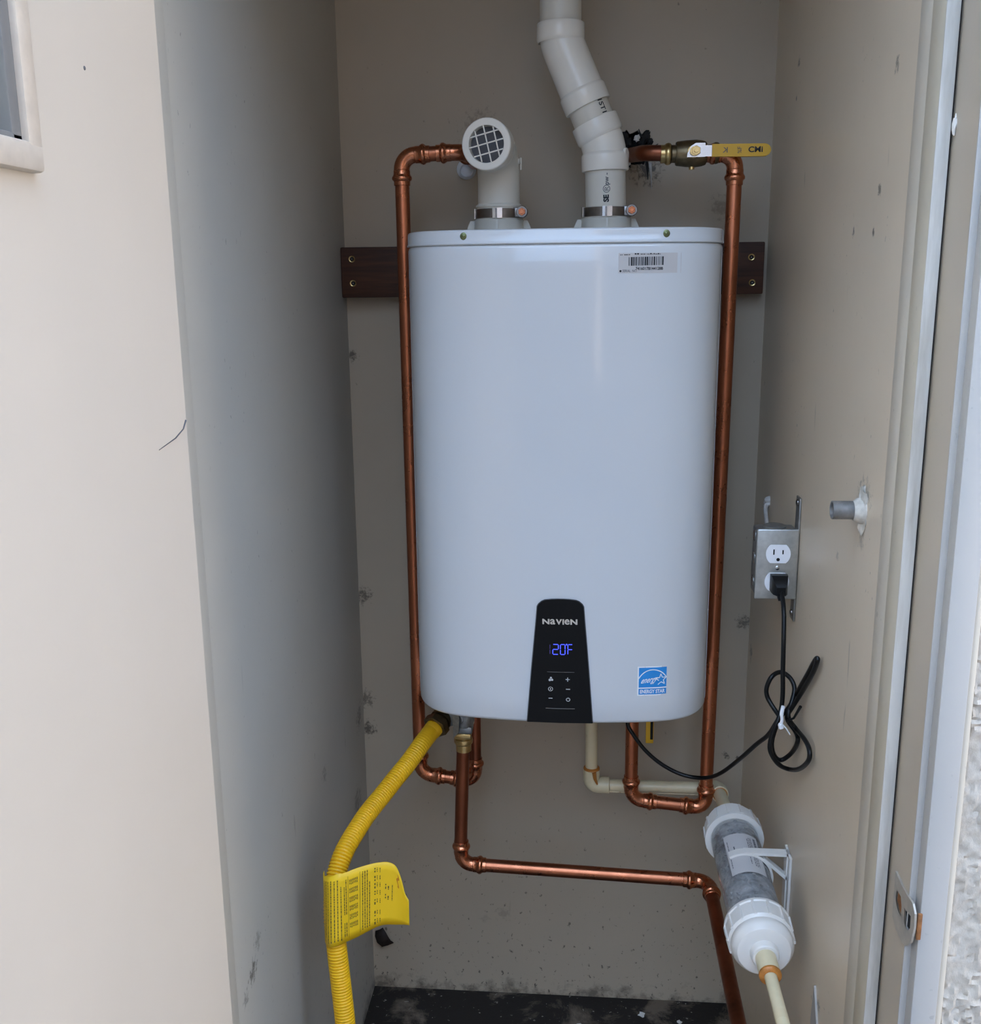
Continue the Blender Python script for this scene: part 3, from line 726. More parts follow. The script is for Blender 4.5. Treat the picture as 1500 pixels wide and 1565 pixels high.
# ================================================================== vents
def clamp(cx, label):
    c = thing('hose_clamp', label, 'clamp', (cx, -.16, 1.478), 'clamps on the vent sockets')
    m = MB(); z0 = 1.4785; R0 = .0362
    m.lathe((cx, -.16, z0), Z, [(0, R0), (.0002, R0+.0012), (.0132, R0+.0012), (.0134, R0)], 40, cap=False); obj('band', m, 'steel_dark', c)
    for a, w in ((-PI/2-.12, .0020), (-PI/2+.10, .0038), (-PI+.32, .0022)):
        d = V((math.cos(a), math.sin(a), 0)); t = V((-d.y, d.x, 0)); p = V((cx, -.16, z0))+d*(R0+.0010)
        b = MB(); b.add([p-t*w+d*k+Z*z for z in (-.0006, .0140) for k in (0, .0018)]+[p+t*w+d*k+Z*z for z in (-.0006, .0140) for k in (0, .0018)], [(0, 1, 3, 2), (4, 6, 7, 5), (0, 4, 5, 1), (2, 3, 7, 6), (1, 5, 7, 3), (0, 2, 6, 4)]); obj('strap_tab', b, 'steel', c)
    b = MB(); p = V((cx+.0355, -.181, z0+.0075)); b.box(p-V((.014, .006, .0072)), p+V((.004, .010, .0070)), .002); obj('housing', b, 'steel_dark', c)
    b = MB(); b.lathe(p+V((.001, .004, .0005)), -Y, [(0, .0086), (.012, .0086), (.0135, .0078), (.0135, .0052)], 20); obj('screw_housing', b, 'steel_dark', c)
    b = MB(); b.hexnut(p+V((.001, -.006, .0005)), -Y, .0058, .006); b.lathe(p+V((.001, -.012, .0005)), -Y, [(0, .0036), (.001, .003)], 12); obj('bolt_head', b, 'copper_fit', c)
clamp(-.1002, 'steel band clamp round the socket below the grilled intake elbow')
clamp(.0622, 'steel band clamp round the socket below the tall exhaust pipe')
# intake elbow with a grille facing the room
iv = thing('intake_elbow', 'short white intake elbow with a round grille facing the room', 'vent', (-.1, -.16, 1.477))
gd = V((-.13, -1, .0)).normalized(); ic = V((-.1002, -.16, 1.5765))
m = MB(); mid = arc(ic, -Z, gd, .040, 10)
pts = [V((-.1002, -.16, 1.470)), V((-.1002, -.16, 1.4945)), V((-.1002, -.16, 1.4945)), V((-.1002, -.16, 1.4975)), V((-.1002, -.16, 1.500))]+mid+[ic+gd*.070]
m.sweep(pts, [.0335, .0335, .0350, .0350, .0318]+[.0315]*len(mid)+[.0315], 36); obj('elbow_body', m, 'pvc_matte', iv, 30)
fc = ic+gd*.084
m = MB(); m.lathe(ic+gd*.052, gd, [(0, .0318), (.002, .0350), (.028, .0357), (.0320, .0357), (.0335, .0345), (.0335, .0262), (.0325, .0255), (.012, .0250), (.012, .001)], 48, cap=False); obj('grille_ring', m, 'pvc', iv, 30)
m = MB(); m.lathe(ic+gd*.0712, gd, [(0, .0250), (.0006, .0250)], 32); obj('screen', m, 'ink_grey', iv)
gx = V((-gd.y, gd.x, 0)); gx = gx if gx.x > 0 else -gx
ro = math.radians(13)
g1 = gx*math.cos(ro)+Z*math.sin(ro); g2 = Z*math.cos(ro)-gx*math.sin(ro); gc = ic+gd*.0835
for ax, bx in ((g1, g2), (g2, g1)):
    for off in (-.0134, 0, .0134):
        hl = math.sqrt(.0255**2-off**2); p = gc+bx*(off+.0012); b = MB(); b.bar(p-ax*hl, p+ax*hl, .0017, .002, -gd); obj('grille_bar', b, 'pvc', iv)
m = MB(); m.lathe((-.0720, -.168, 1.560), (.9, -.3, .1), [(0, .004), (.0055, .004)], 12); m.box((-.0675, -.1675, 1.548), (-.0650, -.1635, 1.566), .001); obj('mould_rib', m, 'pvc', iv)
# exhaust stack: pipe, two 22.5 degree elbows, pipe
ev = thing('exhaust_pipe', 'white plastic exhaust pipe with two bends rising above the heater', 'pipe', (.062, -.16, 1.477))
P0 = V((.0622, -.16, 1.470)); P1 = V((.0585, -.16, 1.578)); P2 = V((-.0078, -.16, 1.7285)); P3 = V((-.0122, -.16, 2.38))
a1 = (P2-P1).normalized(); a0 = (P1-P0).normalized(); a2 = (P3-P2).normalized()
obj('pipe', MB().sweep([P0, P1-a0*.02], .0302, 36), 'pvc_matte', ev)
def pvc_elbow(c, din, dout, l1, l2):
    A = V(c)-din*l1; B = V(c)+dout*l2
    mid = arc(c, -din, dout, .018, 6); tg = [(mid[min(i+1, 6)]-mid[max(i-1, 0)]) for i in range(7)]
    hub = lambda p, d, s: [(p+d*t, r) for t, r in ((0, .0304), (.0004, .0345), (.0015, .0350), (.0215, .0352), (.0235, .0346), (.0265, .0326))]
    h1 = hub(A, din, 1); h2 = hub(B, -dout, 1)[::-1]
    return obj('elbow', MB().sweep([p for p, r in h1]+mid+[p for p, r in h2], [r for p, r in h1]+[.0322]*7+[r for p, r in h2], 40, True, [din]*6+tg+[dout]*6), 'pvc', ev, 30)
E1 = pvc_elbow(P1, a0, a1, .034, .041)
E2 = pvc_elbow(P2, a1, a2, .102, .022)
obj('pipe', MB().sweep([P1+a1*.030, P2-a1*.085], .0302, 36), 'pvc_matte', ev)
obj('pipe', MB().sweep([P2+a2*.01, P3], .0302, 36), 'pvc_matte', ev)
for c_, d_ in ((P1+V((.0, 0, .0)), a0), (P2, a2)):
    m = MB(); side = V((1, -.35, 0)).normalized(); m.lathe(c_+side*.028-Z*.012, side, [(0, .010), (.0062, .010), (.0070, .009)], 18); obj('mould_boss', m, 'pvc', ev)
def on_cyl(p, d, ang, R=.0305):
    d = V(d).normalized(); side = V((0, -1, 0)); side = (side-d*side.dot(d)).normalized(); s2 = side.cross(d)*-1
    if s2.x < 0: s2 = -s2
    def fn(u, v):   # u runs along the pipe, v round it (tops of letters to the left)
        a = ang-v/R; return V(p)+d*u+(side*math.cos(a)+s2*math.sin(a))*R
    return fn
lo_t = V((.0606, -.16, 1.512))
text('printed_text', 'SE', .0105, 'ink', ev, on_cyl(lo_t-Z*.0085, a0, .02), bold=.0006)
text('printed_text', 'pw -', .0095, 'ink_grey', ev, on_cyl(lo_t+Z*.0190, a0, .02), bold=.0002)
text('printed_text', '®', .0150, 'ink_grey', ev, on_cyl(lo_t+Z*.0050, a0, .05))
def on_cyl2(p, d, ang, R=.0305):
    d = V(d).normalized(); side = V((0, -1, 0)); side = (side-d*side.dot(d)).normalized(); s2 = side.cross(d)
    if s2.x < 0: s2 = -s2
    def fn(u, v): a = ang+v/R; return V(p)-d*u+(side*math.cos(a)+s2*math.sin(a))*R
    return fn
text('printed_text', '1ST1', .0095, 'ink', ev, on_cyl2(P1+a1*.0525, a1, .62), fit=(.020, .0085), bold=.0002)

# ================================================================== condensate line
cn = thing('condensate_pipe', 'cream plastic condensate pipe with rust stained joint below the heater', 'pipe', (.05, -.122, .52))
q0 = V((.0482, -.122, .760)); q1 = V((.0512, -.122, .5235)); q2 = V((.2700, -.122, .5230)); q3 = V((.268, -.262, .546)); cr = .0106
obj('pipe', MB().sweep([q0, q1+Z*.012], cr, 20), 'cream_stained', cn)
def cp_elbow(c, a, b, L=.031, r=.0146):
    c = V(c); a = V(a).normalized(); b = V(b).normalized(); mid = arc(c, a, b, .012, 8)
    tg = [-a, -a]+[mid[min(i+1, 8)]-mid[max(i-1, 0)] for i in range(9)]+[b, b]
    o = obj('elbow', MB().sweep([c+a*L, c+a*(L-.001)]+mid+[c+b*(L-.001), c+b*L], [r-.001, r]+[r*.98]*9+[r, r-.001], 24, True, tg), 'cream', cn, 30); return o
cp_elbow(q1, Z, X); cp_elbow(q2, -X, q3-q2)
obj('pipe', MB().sweep([q1+X*.015, q2-X*.01], cr, 20), 'cream', cn)
obj('pipe', MB().sweep([q2+(q3-q2)*.08, q3], cr, 20), 'cream', cn)
m = MB(); m.lathe(q1+Z*.0295, Z, [(0, .0146), (.003, .0140), (.0045, .0106)], 24, cap=False); m.sweep([q1+V((.004, -.0138, .030)), q1+V((.006, -.0148, .018)), q1+V((.010, -.0150, .008))], [.004, .003, .0015], 8)
o = obj('glue_ring', m, 'rust', cn); o['label'] = 'orange glue stain at the joint'
m = MB(); m.lathe(q1+X*.0302, X, [(0, .0142), (.0012, .0108)], 24, cap=False); obj('glue_ring', m, 'rust', cn)
dd = (q3-q2).normalized(); m = MB(); m.lathe(q2+dd*.0302, dd, [(0, .0144), (.0015, .0108)], 24, cap=False); obj('glue_ring', m, 'rust', cn)
m = MB(); m.sweep([q1+X*.030-Y*.004-Z*.0098, q2-X*.03-Y*.004-Z*.0098], .0022, 8); o = obj('stain_line', m, 'cream_stained', cn)
# neutraliser cartridge along the right wall
nz = thing('condensate_neutralizer', 'clear tubular condensate filter with white ribbed caps along the right wall', 'filter', (.268, -.42, .50))
na = V((0, -1, -.022)).normalized(); nb = V((.268, -.285, .546))
def nut(t0, flip, name='cap'):
    R0 = .0432; k = -1 if flip else 1; m = MB()
    p = nb+na*t0; d = na*k
    m.lathe(p, d, [(0, .0372), (.0002, R0+.0013), (.0045, R0+.0016), (.006, R0), (.030, R0-.0004), (.034, R0-.004), (.034, .03)], 48)
    o = obj(name, m, 'white_cap', nz, 30)
    nr = 14
    for i in range(nr):
        a = 2*PI*i/nr; ra = Matrix.Rotation(a, 3, na) @ V((1, 0, 0)); ra = (ra-na*ra.dot(na)).normalized(); tg = na.cross(ra)
        b = MB(); c0_ = p+d*.005+ra*(R0-.002); c1_ = p+d*.031+ra*(R0-.003)
        b.add([c0_-tg*.0022, c0_+tg*.0022, c0_+tg*.0017+ra*.0042, c0_-tg*.0017+ra*.0042, c1_-tg*.0022, c1_+tg*.0022, c1_+tg*.0017+ra*.0040, c1_-tg*.0017+ra*.0040], [(3, 2, 1, 0), (4, 5, 6, 7), (0, 1, 5, 4), (1, 2, 6, 5), (2, 3, 7, 6), (3, 0, 4, 7)])
        obj('rib', b, 'white_cap', o)
    return o
nut(.040, True); F = nut(.250, False)
m = MB(); m.lathe(nb+na*.282, na, [(-.004, .036), (0, .0385), (.003, .0402), (.010, .0402), (.014, .0385), (.020, .0340), (.0215, .0300), (.0215, .0185), (.030, .0175), (.032, .0160), (.032, .010)], 48); obj('end_plug', m, 'white_cap', nz, 30)
m = MB(); m.lathe(nb+na*.008, -na, [(-.004, .036), (0, .0385), (.010, .038), (.016, .030), (.016, .0170), (.026, .0160), (.026, .010)], 40); obj('end_plug', m, 'white_cap', nz, 30)
m = MB(); m.lathe(nb+na*.012, na, [(0, .0362), (.262, .0362)], 48); obj('clear_tube', m, 'clear', nz)
m = MB(); rr = random.Random(21)
for k in range(620):
    t = rr.uniform(.018, .262); a = rr.uniform(0, 2*PI); rad = rr.uniform(.0255, .0305); s = rr.uniform(.0028, .0052)
    d = Matrix.Rotation(a, 3, na) @ V((1, 0, 0)); p = nb+na*t+d*rad
    ax = V((rr.gauss(0, 1), rr.gauss(0, 1), rr.gauss(0, 1))).normalized(); mt = Matrix.Rotation(rr.uniform(0, 6), 3, ax)
    vs = [mt @ V(q)*s*rr.uniform(.8, 1.2) for q in ((1, 0, 0), (-1, 0, 0), (0, 1, 0), (0, -1, 0), (0, 0, .8), (0, 0, -.8))]
    m.add([p+q for q in vs], [(0, 2, 4), (2, 1, 4), (1, 3, 4), (3, 0, 4), (2, 0, 5), (1, 2, 5), (3, 1, 5), (0, 3, 5)])
o = obj('stone_media', m, 'media_a', nz, 20); o['kind'] = 'stuff'
m = MB(); m.lathe(nb+na*.016, na, [(0, .0275), (.25, .0275)], 24); obj('media_core', m, 'media_a', nz)
def nsurf(t, a, R=.0366):
    u = V((0, 0, 1)); u = (u-na*u.dot(na)).normalized(); r = V((1, 0, 0)); return nb+na*t+(u*math.cos(a)+r*math.sin(a))*R
m = MB(); m.grid([[nsurf(.082+.098*j/6, -.72+1.42*i/12) for i in range(13)] for j in range(7)]); lb = obj('paper_label', m, 'sticker_grey', nz)
m = MB(); rr = random.Random(4)
for (a0_, t0, t1, th) in ((.48, .090, .118, .10), (.34, .092, .125, .030), (.27, .092, .125, .030), (.20, .095, .125, .030), (-.62, .098, .165, .03), (-.40, .115, .135, .05), (.15, .143, .160, .03), (.30, .135, .165, .03), (.37, .135, .165, .03), (.44, .135, .165, .03)):
    t = t0
    while t < t1:
        l = rr.uniform(.003, .008); l = min(l, t1-t); m.grid([[nsurf(t, a0_, .0369), nsurf(t+l, a0_, .0369)], [nsurf(t, a0_+th, .0369), nsurf(t+l, a0_+th, .0369)]]); t += l+.0012
o = obj('printed_text', m, 'ink_grey', lb)
# wall clip holding the cartridge
ck = MB(); N = 30; t0, t1 = .128, .141; aa = [-.62+i*3.3/N for i in range(N+1)]
A = [nsurf(t0, a, .0371) for a in aa]; B = [nsurf(t0, a, .0405) for a in aa]; A2 = [nsurf(t1, a, .0371) for a in aa]; B2 = [nsurf(t1, a, .0405) for a in aa]
ck.grid([A, B, B2, A2, A]); ck.add([A[0], B[0], B2[0], A2[0], A[-1], B[-1], B2[-1], A2[-1]], [(0, 1, 2, 3), (7, 6, 5, 4)])
cb = obj('clip', ck, 'white_cap', nz)
def nloc(t, x, z): p = nb+na*t; return V((p.x+x, p.y, p.z+z))
w_ = MB()
for poly in ([(-.002, .0368), (-.002, .0410), (.0625, .0410), (.0625, .0365)], [(.0575, .0410), (.0625, .0410), (.0625, -.052), (.0575, -.046)], [(.0245, .0290), (.0270, .0325), (.0600, .004), (.0585, -.001)]):
    w_.prism(poly, lambda u, v, t: nloc(t, u, v), t0, t1)
w_.prism([(.0590, .041), (.0625, .041), (.0625, -.052), (.0590, -.052)], lambda u, v, t: nloc(t, u, v), t0-.012, t1+.012)
obj('bracket_arm', w_, 'white_cap', cb)
# outlet: cream adapter, primer ring, thin pipe running forward
op = thing('drain_tube', 'thin cream drain tube with an orange glue ring leaving the filter', 'pipe', (.27, -.62, .53))
oa = nb+na*.312; ob = V((.270, -.98, .5235)); od = (ob-oa).normalized()
m = MB(); m.lathe(oa, od, [(0, .0125), (.001, .0132), (.032, .0136), (.034, .0130), (.034, .008)], 24); obj('adapter', m, 'cream', op, 30)
m = MB(); m.lathe(oa+od*.0315, od, [(0, .0141), (.003, .0141), (.005, .0122), (.006, .0082)], 24, cap=False); o = obj('glue_ring', m, 'rust', op); o['label'] = 'orange glue ring'
obj('tube', MB().sweep([oa+od*.02, ob], .0080, 20), 'cream', op)
m = MB(); m.lathe(oa+od*.098, od, [(0, .0081), (.003, .0083), (.012, .0083), (.014, .0081)], 20, cap=False); obj('stain', m, 'cream_stained', op)

# ================================================================== gas hose and its tag
gh = thing('gas_hose', 'yellow corrugated flexible gas hose curving down the left side', 'hose', (-.30, -.5, .2))
HP = [(-.1985, -.195, .6735), (-.2105, -.217, .6660), (-.2223, -.240, .6565), (-.2434, -.280, .6351), (-.2600, -.311, .6220), (-.2754, -.340, .6088), (-.2890, -.371, .5995), (-.2994, -.400, .5905), (-.3138, -.450, .5724), (-.3206, -.480, .5433), (-.3190, -.500, .5039), (-.3144, -.510, .4583), (-.3092, -.515, .3980), (-.3047, -.520, .3425), (-.300, -.524, .24), (-.296, -.527, .12), (-.294, -.528, .004)]
def spline(P, per=12):
    P = [V(p) for p in P]; out = [P[0]]
    for i in range(len(P)-1):
        p0 = P[max(i-1, 0)]; p1 = P[i]; p2 = P[i+1]; p3 = P[min(i+2, len(P)-1)]
        for k in range(1, per+1):
            t = k/per; out.append(.5*((2*p1)+(p2-p0)*t+(2*p0-5*p1+4*p2-p3)*t*t+(3*p1-p0-3*p2+p3)*t**3))
    return out
def resample(P, step):
    out = [P[0]]; acc = 0
    for a, b in zip(P, P[1:]):
        L = (b-a).length; 
        while acc+L >= step:
            a = a+(b-a)*((step-acc)/L); out.append(a); L = (b-a).length; acc = 0
            if L < 1e-9: break
        acc += L
    return out
HP = HP[1:]
hp_ = resample(spline(HP), .00075)
rad = []
for i, p in enumerate(hp_):
    q_ = i*.00075; amp = .0024*min(1, max(0, (q_-.02)/.11)); rad.append(.0146-amp*max(0, math.cos(2*PI*i/6))**2)
obj('corrugated_tube', MB().sweep(hp_, rad, 24), 'hose', gh, 70)
hd_ = (V(HP[0])-V(HP[1])).normalized(); hb = V(HP[0])
m = MB(); m.hexnut(hb+hd_*.001, hd_, .0222, .014); obj('hex_nut', m, 'brass_dark', gh, 20)
m = MB(); m.lathe(hb+hd_*.013, hd_, [(0, .0150), (.006, .0150), (.006, .0190), (.015, .0190), (.015, .0140), (.034, .0140)], 20); obj('union', m, 'brass_dark', gh, 30)
m = MB(); m.lathe(hb-hd_*.001, -hd_, [(-.004, .0152), (.008, .0151), (.009, .0144)], 24); obj('end_sleeve', m, 'hose', gh)
TG = [((-.3325,-.4900,0.5690),(-.3325,-.4930,0.4680)),((-0.3290,-0.5070,0.5735),(-0.3309,-0.5100,0.4690)),((-0.3180,-0.5190,0.5789),(-0.3200,-0.5270,0.4728)),((-0.3053,-0.5190,0.5836),(-0.3070,-0.5260,0.4760)),((-0.2965,-0.5150,0.5832),(-0.2983,-0.5170,0.4754)),((-0.2820,-0.5050,0.5847),(-0.2854,-0.5050,0.4752)),((-0.2653,-0.4950,0.5853),(-0.2693,-0.4950,0.4796)),((-0.2527,-0.4880,0.5846),(-0.2562,-0.4880,0.4828)),((-0.2396,-0.4830,0.5821),(-0.2458,-0.4830,0.4820)),((-0.2297,-0.4820,0.5747),(-0.2345,-0.4820,0.4818)),((-0.2225,-0.4830,0.5548),(-0.2257,-0.4830,0.4830)),((-0.2181,-0.4850,0.5354),(-0.2195,-0.4850,0.4846)),((-0.2122,-0.4880,0.5261),(-0.2124,-0.4880,0.4860))]
def tag_sheet():
    t = thing('warning_tag', 'yellow printed warning tag wrapped round the hose with a curled free end', 'tag', (-.29, -.5, .465))
    ct = spline([a for a, b in TG], 5); cb_ = spline([b for a, b in TG], 5); n = len(ct)
    m = MB(); rows = [[a.lerp(b, j/8) for a, b in zip(ct, cb_)] for j in range(9)]; m.grid(rows)
    sh = obj('sheet', m, 'tag', t, 60, solid=.0007)
    # distance along the width so print keeps an even pitch
    sA = [0]
    for a, b, c, d in zip(ct, ct[1:], cb_, cb_[1:]): sA.append(sA[-1]+((b-a).length+(d-c).length)/2)
    W_ = sA[-1]
    def at(u, v):
        s = u*W_
        for i in range(n-1):
            if sA[i+1] >= s: break
        k = (s-sA[i])/max(1e-6, sA[i+1]-sA[i]); a = ct[i].lerp(ct[i+1], k); b = cb_[i].lerp(cb_[i+1], k)
        du = ((ct[i+1]-ct[i])+(cb_[i+1]-cb_[i])); nn = du.cross(b-a).normalized()
        if nn.y > 0: nn = -nn
        return a.lerp(b, v)+nn*.0008
    m = MB(); rr = random.Random(9)
    def line(u, v0, v1, w=.0075, mn=.010, mx=.045, gap=.009):
        v = v0
        while v < v1-.004:
            l = min(rr.uniform(mn, mx), v1-v); k = max(1, int(l/.03)); m.grid([[at(u, v+l*i/k) for i in range(k+1)], [at(u+w, v+l*i/k) for i in range(k+1)]]); v += l+gap
    for k, u in enumerate((.055, .085, .135, .165, .195, .222, .250, .277, .304)): line(u, .07+.015*(k > 5)+(.10 if k == 8 else 0), .95 if k != 3 else .88)
    for u in (.335, .352): line(u, .20 if u < .34 else .10, .60); line(u, .72, .93)
    for r in range(6):
        for k in range(6): line(.385+k*.013, .12+r*.125, .12+r*.125+.075, .006, .02, .05)
    line(.372, .06, .95, .0025, .9, .95); line(.475, .06, .95, .0025, .9, .95)
    for k, u in enumerate((.495, .515, .535, .555)): line(u, .07+(.18 if k == 3 else 0), .93)
    for v in (.07, .19, .30, .42, .55, .73, .86): line(.600, v, v+.085, .010, .02, .05, .02); line(.622, v, v+.07, .006, .01, .03); line(.645, v+.01, v+.08, .006, .01, .03)
    for v in (.34, .50): line(.690, v, v+.09, .008, .02, .04, .02); line(.712, v+.03, v+.09, .010, .03, .04)
    line(.748, .34, .60, .006)
    obj('printed_text', m, 'tag_ink', sh)
    m = MB(); m.grid([[at(.800+.012*math.sin(i)+w, .08+.22*i/9) for i in range(10)] for w in (0, .020)]); o = obj('stain', m, 'tag_orange', sh)
tag_sheet()

# ================================================================== outlet box, plug and cord
bx = thing('outlet_box', 'galvanised electrical outlet box with a white duplex socket on the right wall', 'outlet', (.30, -.345, .945))
m = MB(); m.box((.2735, -.363, .948), (.3290, -.322, 1.044), .004, 3); obj('box', m, 'galv_dark', bx)
m = MB(); m.box((.2722, -.3672, .9455), (.3300, -.3625, 1.0470), .0022, 3); pl = obj('cover_plate', m, 'galv', bx, 50)
for z in (1.032, 1.000, .965):
    k = MB(); k.lathe((.2738, -.342, z), -X, [(-.001, .0085), (.0008, .0085), (.0016, .0070)], 18); obj('knockout', k, 'steel', bx)
k = MB(); k.lathe((.300, -.342, 1.0435), Z, [(0, .0155), (.003, .0155), (.0042, .0135)], 24); obj('knockout', k, 'galv_dark', bx)
def duplex(cz):
    cx = .3020; r = .0168; hh = .0130; pts = []
    for k in range(64):
        a = 2*PI*k/64; x = r*math.cos(a); z = max(-hh, min(hh, r*math.sin(a))); pts.append((cx+x*1.0, cz+z))
    m = MB(); m.prism(pts, lambda u, v, t: (u, t, v), -.3668, -.3690); o = obj('socket_face', m, 'recept', pl, 30)
    for dx, hgt in ((-.0062, .0038), (.0062, .0030)):
        s = MB(); s.box((cx+dx-.0009, -.3694, cz+.0030-hgt), (cx+dx+.0009, -.3688, cz+.0030+hgt)); obj('slot', s, 'void', o)
    s = MB(); s.lathe((cx, -.3688, cz-.0078), -Y, [(0, .0024), (.0006, .0024)], 14); obj('ground_hole', s, 'void', o)
duplex(1.0118); duplex(.9715)
m = MB(); m.lathe((.3020, -.3670, .9917), -Y, [(0, .0032), (.0012, .0030), (.0018, .0018)], 16); obj('screw', m, 'steel', pl)
m = MB(); m.box((.3280, -.365, .912), (.3306, -.342, 1.090), .0006); obj('wall_strap', m, 'galv_dark', bx)
for z in (1.082, .922):
    m = MB(); m.lathe((.3285, -.352, z), -X, [(0, .0050), (.002, .0046), (.003, .0025)], 14); obj('screw', m, 'steel_dark', bx)
cb2 = MB(); cb2.sweep(spline([(.331, -.132, 1.032), (.324, -.137, 1.028), (.321, -.165, 1.014), (.314, -.215, 1.012), (.305, -.300, 1.036), (.301, -.338, 1.044)], 6), .0034, 10)
for k in range(3): cb2.lathe((.3295, -.130+.004*k, 1.038-.006*k), -X, [(-.002, .007-.001*k), (.004, .005), (.007, .002)], 10)
tag(obj('cable', cb2, 'cable', origin=(.325, -.13, 1.03)), 'short paint-covered cable entering the top of the outlet box', 'cable')
cd = thing('power_cord', 'black power cord with a coiled bundle plugged into the outlet', 'cord', (.30, -.42, .72))
CP = [(.1077,-.20,.765),(.1077,-.208,.70),(0.1077,-0.2100,0.6776),(0.1162,-0.2150,0.6641),(0.1344,-0.2200,0.6405),(0.1610,-0.2250,0.6184),(0.1925,-0.2300,0.6035),(0.2228,-0.2400,0.6028),(0.2471,-0.2700,0.6248),(0.2699,-0.3200,0.6761),(0.2855,-0.3700,0.7262),(0.2948,-0.4000,0.7539),(0.2986,-0.4300,0.7857),(0.3043,-0.4300,0.7966),(0.3143,-0.4300,0.8085),(0.3235,-0.4344,0.8327),(0.3235,-0.4907,0.8838),(0.3235,-0.5272,0.9177),(0.3235,-0.5374,0.9207),(0.3235,-0.5151,0.8935),(0.3235,-0.4643,0.8472),(0.3158,-0.4500,0.8201),(0.3111,-0.4400,0.7983),(0.3235,-0.4400,0.7803),(0.3235,-0.4588,0.7747),(0.3235,-0.4281,0.7424),(0.3107,-0.4200,0.7261),(0.2983,-0.4300,0.7396),(0.2927,-0.4400,0.7629),(0.2969,-0.4400,0.7844),(0.3014,-0.4400,0.7990),(0.2967,-0.4300,0.8060),(0.2881,-0.4200,0.8189),(0.2856,-0.4200,0.8334),(0.2919,-0.4200,0.8509),(0.3059,-0.4100,0.8539),(0.3167,-0.4200,0.8496),(0.3214,-0.4300,0.8385),(0.3168,-0.4400,0.8234),(0.3105,-0.4500,0.8057),(0.3229,-0.4500,0.7869),(0.3235,-0.4990,0.7948),(0.3235,-0.5271,0.7926),(0.3235,-0.5235,0.7772),(0.3235,-0.4799,0.7440),(0.3218,-0.4300,0.7176),(0.3032,-0.4400,0.7299),(0.2886,-0.4500,0.7559),(0.2909,-0.4500,0.7802),(0.2970,-0.4500,0.7986),(0.3032,-0.4400,0.8145),(0.3037,-0.4400,0.8393),(0.3023,-0.4400,0.8658),(0.3020,-0.4350,0.9098),(0.3035,-0.4200,0.9434),(0.3045,-0.3950,0.9630),(.3040,-.385,.967)]
cs = spline(CP, 6)
# ease out kinks where the cord doubles back
for it in range(2): cs = [cs[0]]+[(cs[i-1]+cs[i]*2+cs[i+1])/4 for i in range(1, len(cs)-1)]+[cs[-1]]
obj('cord', MB().sweep(cs, .0032, 12), 'cord', cd)
m = MB(); rows = []
for t, w, h0, h1 in ((0, .0105, .9625, .9835), (.003, .0118, .9610, .9845), (.012, .0112, .9600, .9840), (.020, .0095, .9590, .9790), (.026, .0060, .9590, .9710)):
    rows.append([(.3035-w, -.3690-t, h0), (.3035+w, -.3690-t, h0), (.3035+w, -.3690-t, h1), (.3035-w, -.3690-t, h1)])
m.grid(rows, closed=True); m.add(rows[-1], [(0, 1, 2, 3)]); m.lathe((.3040, -.386, .966), (.02, -.4, -1), [(-.004, .0052), (.010, .0048), (.016, .0036)], 14); obj('plug', m, 'cord', cd, 25)
m = MB(); m.sweep(spline([(0.3012,-0.4600,0.8250),(0.2995,-0.4610,0.8146),(0.3003,-0.4615,0.8052),(0.2992,-0.4600,0.7975),(0.3003,-0.4600,0.7928)], 5), [.0026]*7+[.0022]*7+[.0034]*7, 8); o = obj('tie', m, 'white_nylon', cd); o['label'] = 'white twist tie'
m = MB(); m.sweep([(0.3010,-0.4605,0.7990),(0.3067,-0.4610,0.7930),(0.3124,-0.4600,0.7836)], [.0010, .0009, .0007], 6); obj('tie_end', m, 'white_nylon', cd)
m = MB(); m.sweep([(0.3081,-0.4550,0.8012),(0.3160,-0.4600,0.8080),(0.3200,-0.4772,0.8321)], [.0016, .0016, .0022], 8); obj('tie_end', m, 'cord', cd)

# ------------------------------------------------------------------ small things on the walls
sp = thing('pipe_stub', 'short open grey pipe stub sealed into the right wall', 'pipe', (.331, -.665, 1.142))
m = MB(); m.lathe((.3320, -.662, 1.1410), -X, [(0, .0100), (.034, .0100), (.034, .0084), (.004, .0084)], 28, cap=False); obj('stub', m, 'stub', sp)
m = MB(); m.lathe((.332, -.662, 1.141), -X, [(.004, .0084), (.005, .0084)], 20); obj('bore', m, 'void', sp)
m = MB()
bm = bmesh.new(); bmesh.ops.create_icosphere(bm, subdivisions=3, radius=1)
for v in bm.verts:
    k = .8+.5*mnoise.noise(v.co*2.6+V((4, 1, 7))); v.co = V((.3310-.0065*max(-.2, v.co.x)*k, -.6655+v.co.y*.0165*k, 1.144+v.co.z*.029*k))
m.bm(bm); m.lathe((.3325, -.6635, 1.1410), -X, [(0, .0160), (.008, .0135), (.013, .0104)], 20, cap=False); obj('sealant', m, 'sealant', sp, 60)
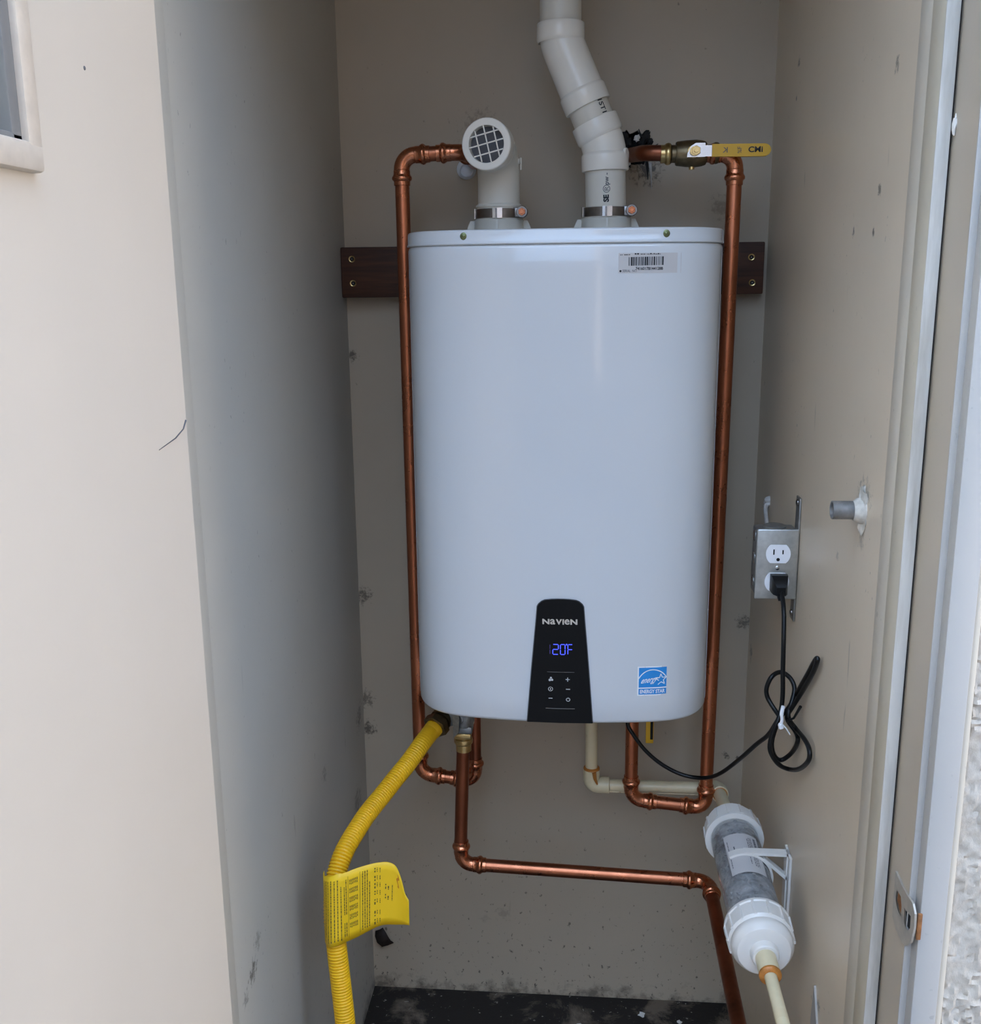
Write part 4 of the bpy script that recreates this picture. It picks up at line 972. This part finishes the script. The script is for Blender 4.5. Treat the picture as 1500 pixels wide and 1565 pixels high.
# strike plate on the jamb
sk = thing('strike_plate', 'worn metal strike plate with two holes on the right door jamb', 'strike plate', (.343, -.86, .755))
so = [(-.826, .8095), (-.846, .807), (-.8605, .8072), (-.8801, .809), (-.8875, .8029), (-.889, .7893), (-.8841, .7704), (-.8714, .757), (-.8599, .7531), (-.8405, .7539), (-.8279, .76), (-.8265, .7739)]
def plate_bm(outl, holes, x):
    bm = bmesh.new(); es = []
    for lp_ in [outl]+holes:
        vs = [bm.verts.new((x, a, b)) for a, b in lp_]; es += [bm.edges.new((vs[i], vs[(i+1) % len(vs)])) for i in range(len(vs))]
    bmesh.ops.triangle_fill(bm, edges=es, use_beauty=True); return bm
h1 = [(-.8345, .7938), (-.847, .7948), (-.8512, .7868), (-.8521, .7752), (-.8411, .7764), (-.8332, .782)]
h2 = [(-.8588, .7898), (-.8779, .7942), (-.879, .7823), (-.8745, .7764), (-.8626, .7752)]
m = MB(); m.bm(plate_bm(so, [h1, h2], .3425)); n = len(so)
m.add([(.3425, a, b) for a, b in so]+[(.3445, a, b) for a, b in so], [(i, (i+1) % n, n+(i+1) % n, n+i) for i in range(n)])
obj('plate', m, 'strike', sk, 30)
m = MB(); m.add([(.3442, a, b) for a, b in h1], [tuple(range(6))]); obj('bolt_hole', m, 'rusty', sk)
m = MB(); m.add([(.3442, a, b) for a, b in h2], [tuple(range(5))]); obj('bolt_hole', m, 'void', sk)
m = MB(); m.box((.3475, -.8830, .772), (.3520, -.8805, .800), .001); obj('lip', m, 'rusty', sk)
# dead leaf in the back corner
lf = MB(); ol = [(-.3545, .1400), (-.3475, .1330), (-.3415, .1200), (-.3395, .1105), (-.3380, .1060), (-.3340, .1035), (-.3450, .1020), (-.3560, .1010), (-.3660, .1080), (-.3712, .1180), (-.3705, .1280), (-.3620, .1330)]
cxl, czl = -.355, .118
lf.add([(cxl, -.014, czl)]+[(x, -.008-.006*math.sin(i*1.1), z) for i, (x, z) in enumerate(ol)], [(0, i+1, (i+1) % len(ol)+1) for i in range(len(ol))])
tag(obj('dry_leaf', lf, 'leaf', origin=(-.355, -.01, .10), solid=.0008), 'dark curled dry leaf stuck low in the back left corner', 'leaf')
# paint flakes lying on the floor near the back wall
for k, (x, y, s) in enumerate(((.035, -.085, .009), (.155, -.045, .008), (.225, -.060, .005))):
    m = MB(); r = random.Random(k); pts = [(x+s*math.cos(a)*r.uniform(.5, 1.2), y+s*math.sin(a)*r.uniform(.5, 1.2)) for a in [2*PI*i/9 for i in range(9)]]
    m.prism(pts, lambda u, v, t: (u, v, t), .0004, .0018)
    tag(obj('paint_flake', m, 'chip', origin=(x, y, 0)), ('larger white paint flake on the dark floor below the heater', 'white paint flake on the floor near the copper drain pipe', 'tiny paint flake on the floor right beside the drain pipe')[k], 'paint flake', 'paint flakes on the closet floor')
# broken caulk on the stop and peeled paint low on the right wall
m = MB()
bm = bmesh.new(); bmesh.ops.create_icosphere(bm, subdivisions=2, radius=1)
for v in bm.verts:
    k = .7+.6*mnoise.noise(v.co*2.2); v.co = V((.3440+v.co.x*.0030*k, -.8080+v.co.y*.0050*k, 1.5150+v.co.z*.0120*k))
m.bm(bm); tag(obj('caulk_lump', m, 'chip', origin=(.344, -.808, 1.503)), 'white lump of broken caulk high on the right door stop', 'caulk')
m = MB(); pp = [(-.606, .508), (-.628, .470), (-.632, .40), (-.598, .40), (-.600, .46)]; m.prism(pp, lambda u, v, t: (t, u, v), .3285, .3312)
tag(obj('peeling_paint', m, 'trim_white', origin=(.33, -.61, .40)), 'pale peeling strip of paint low on the right wall', 'paint')
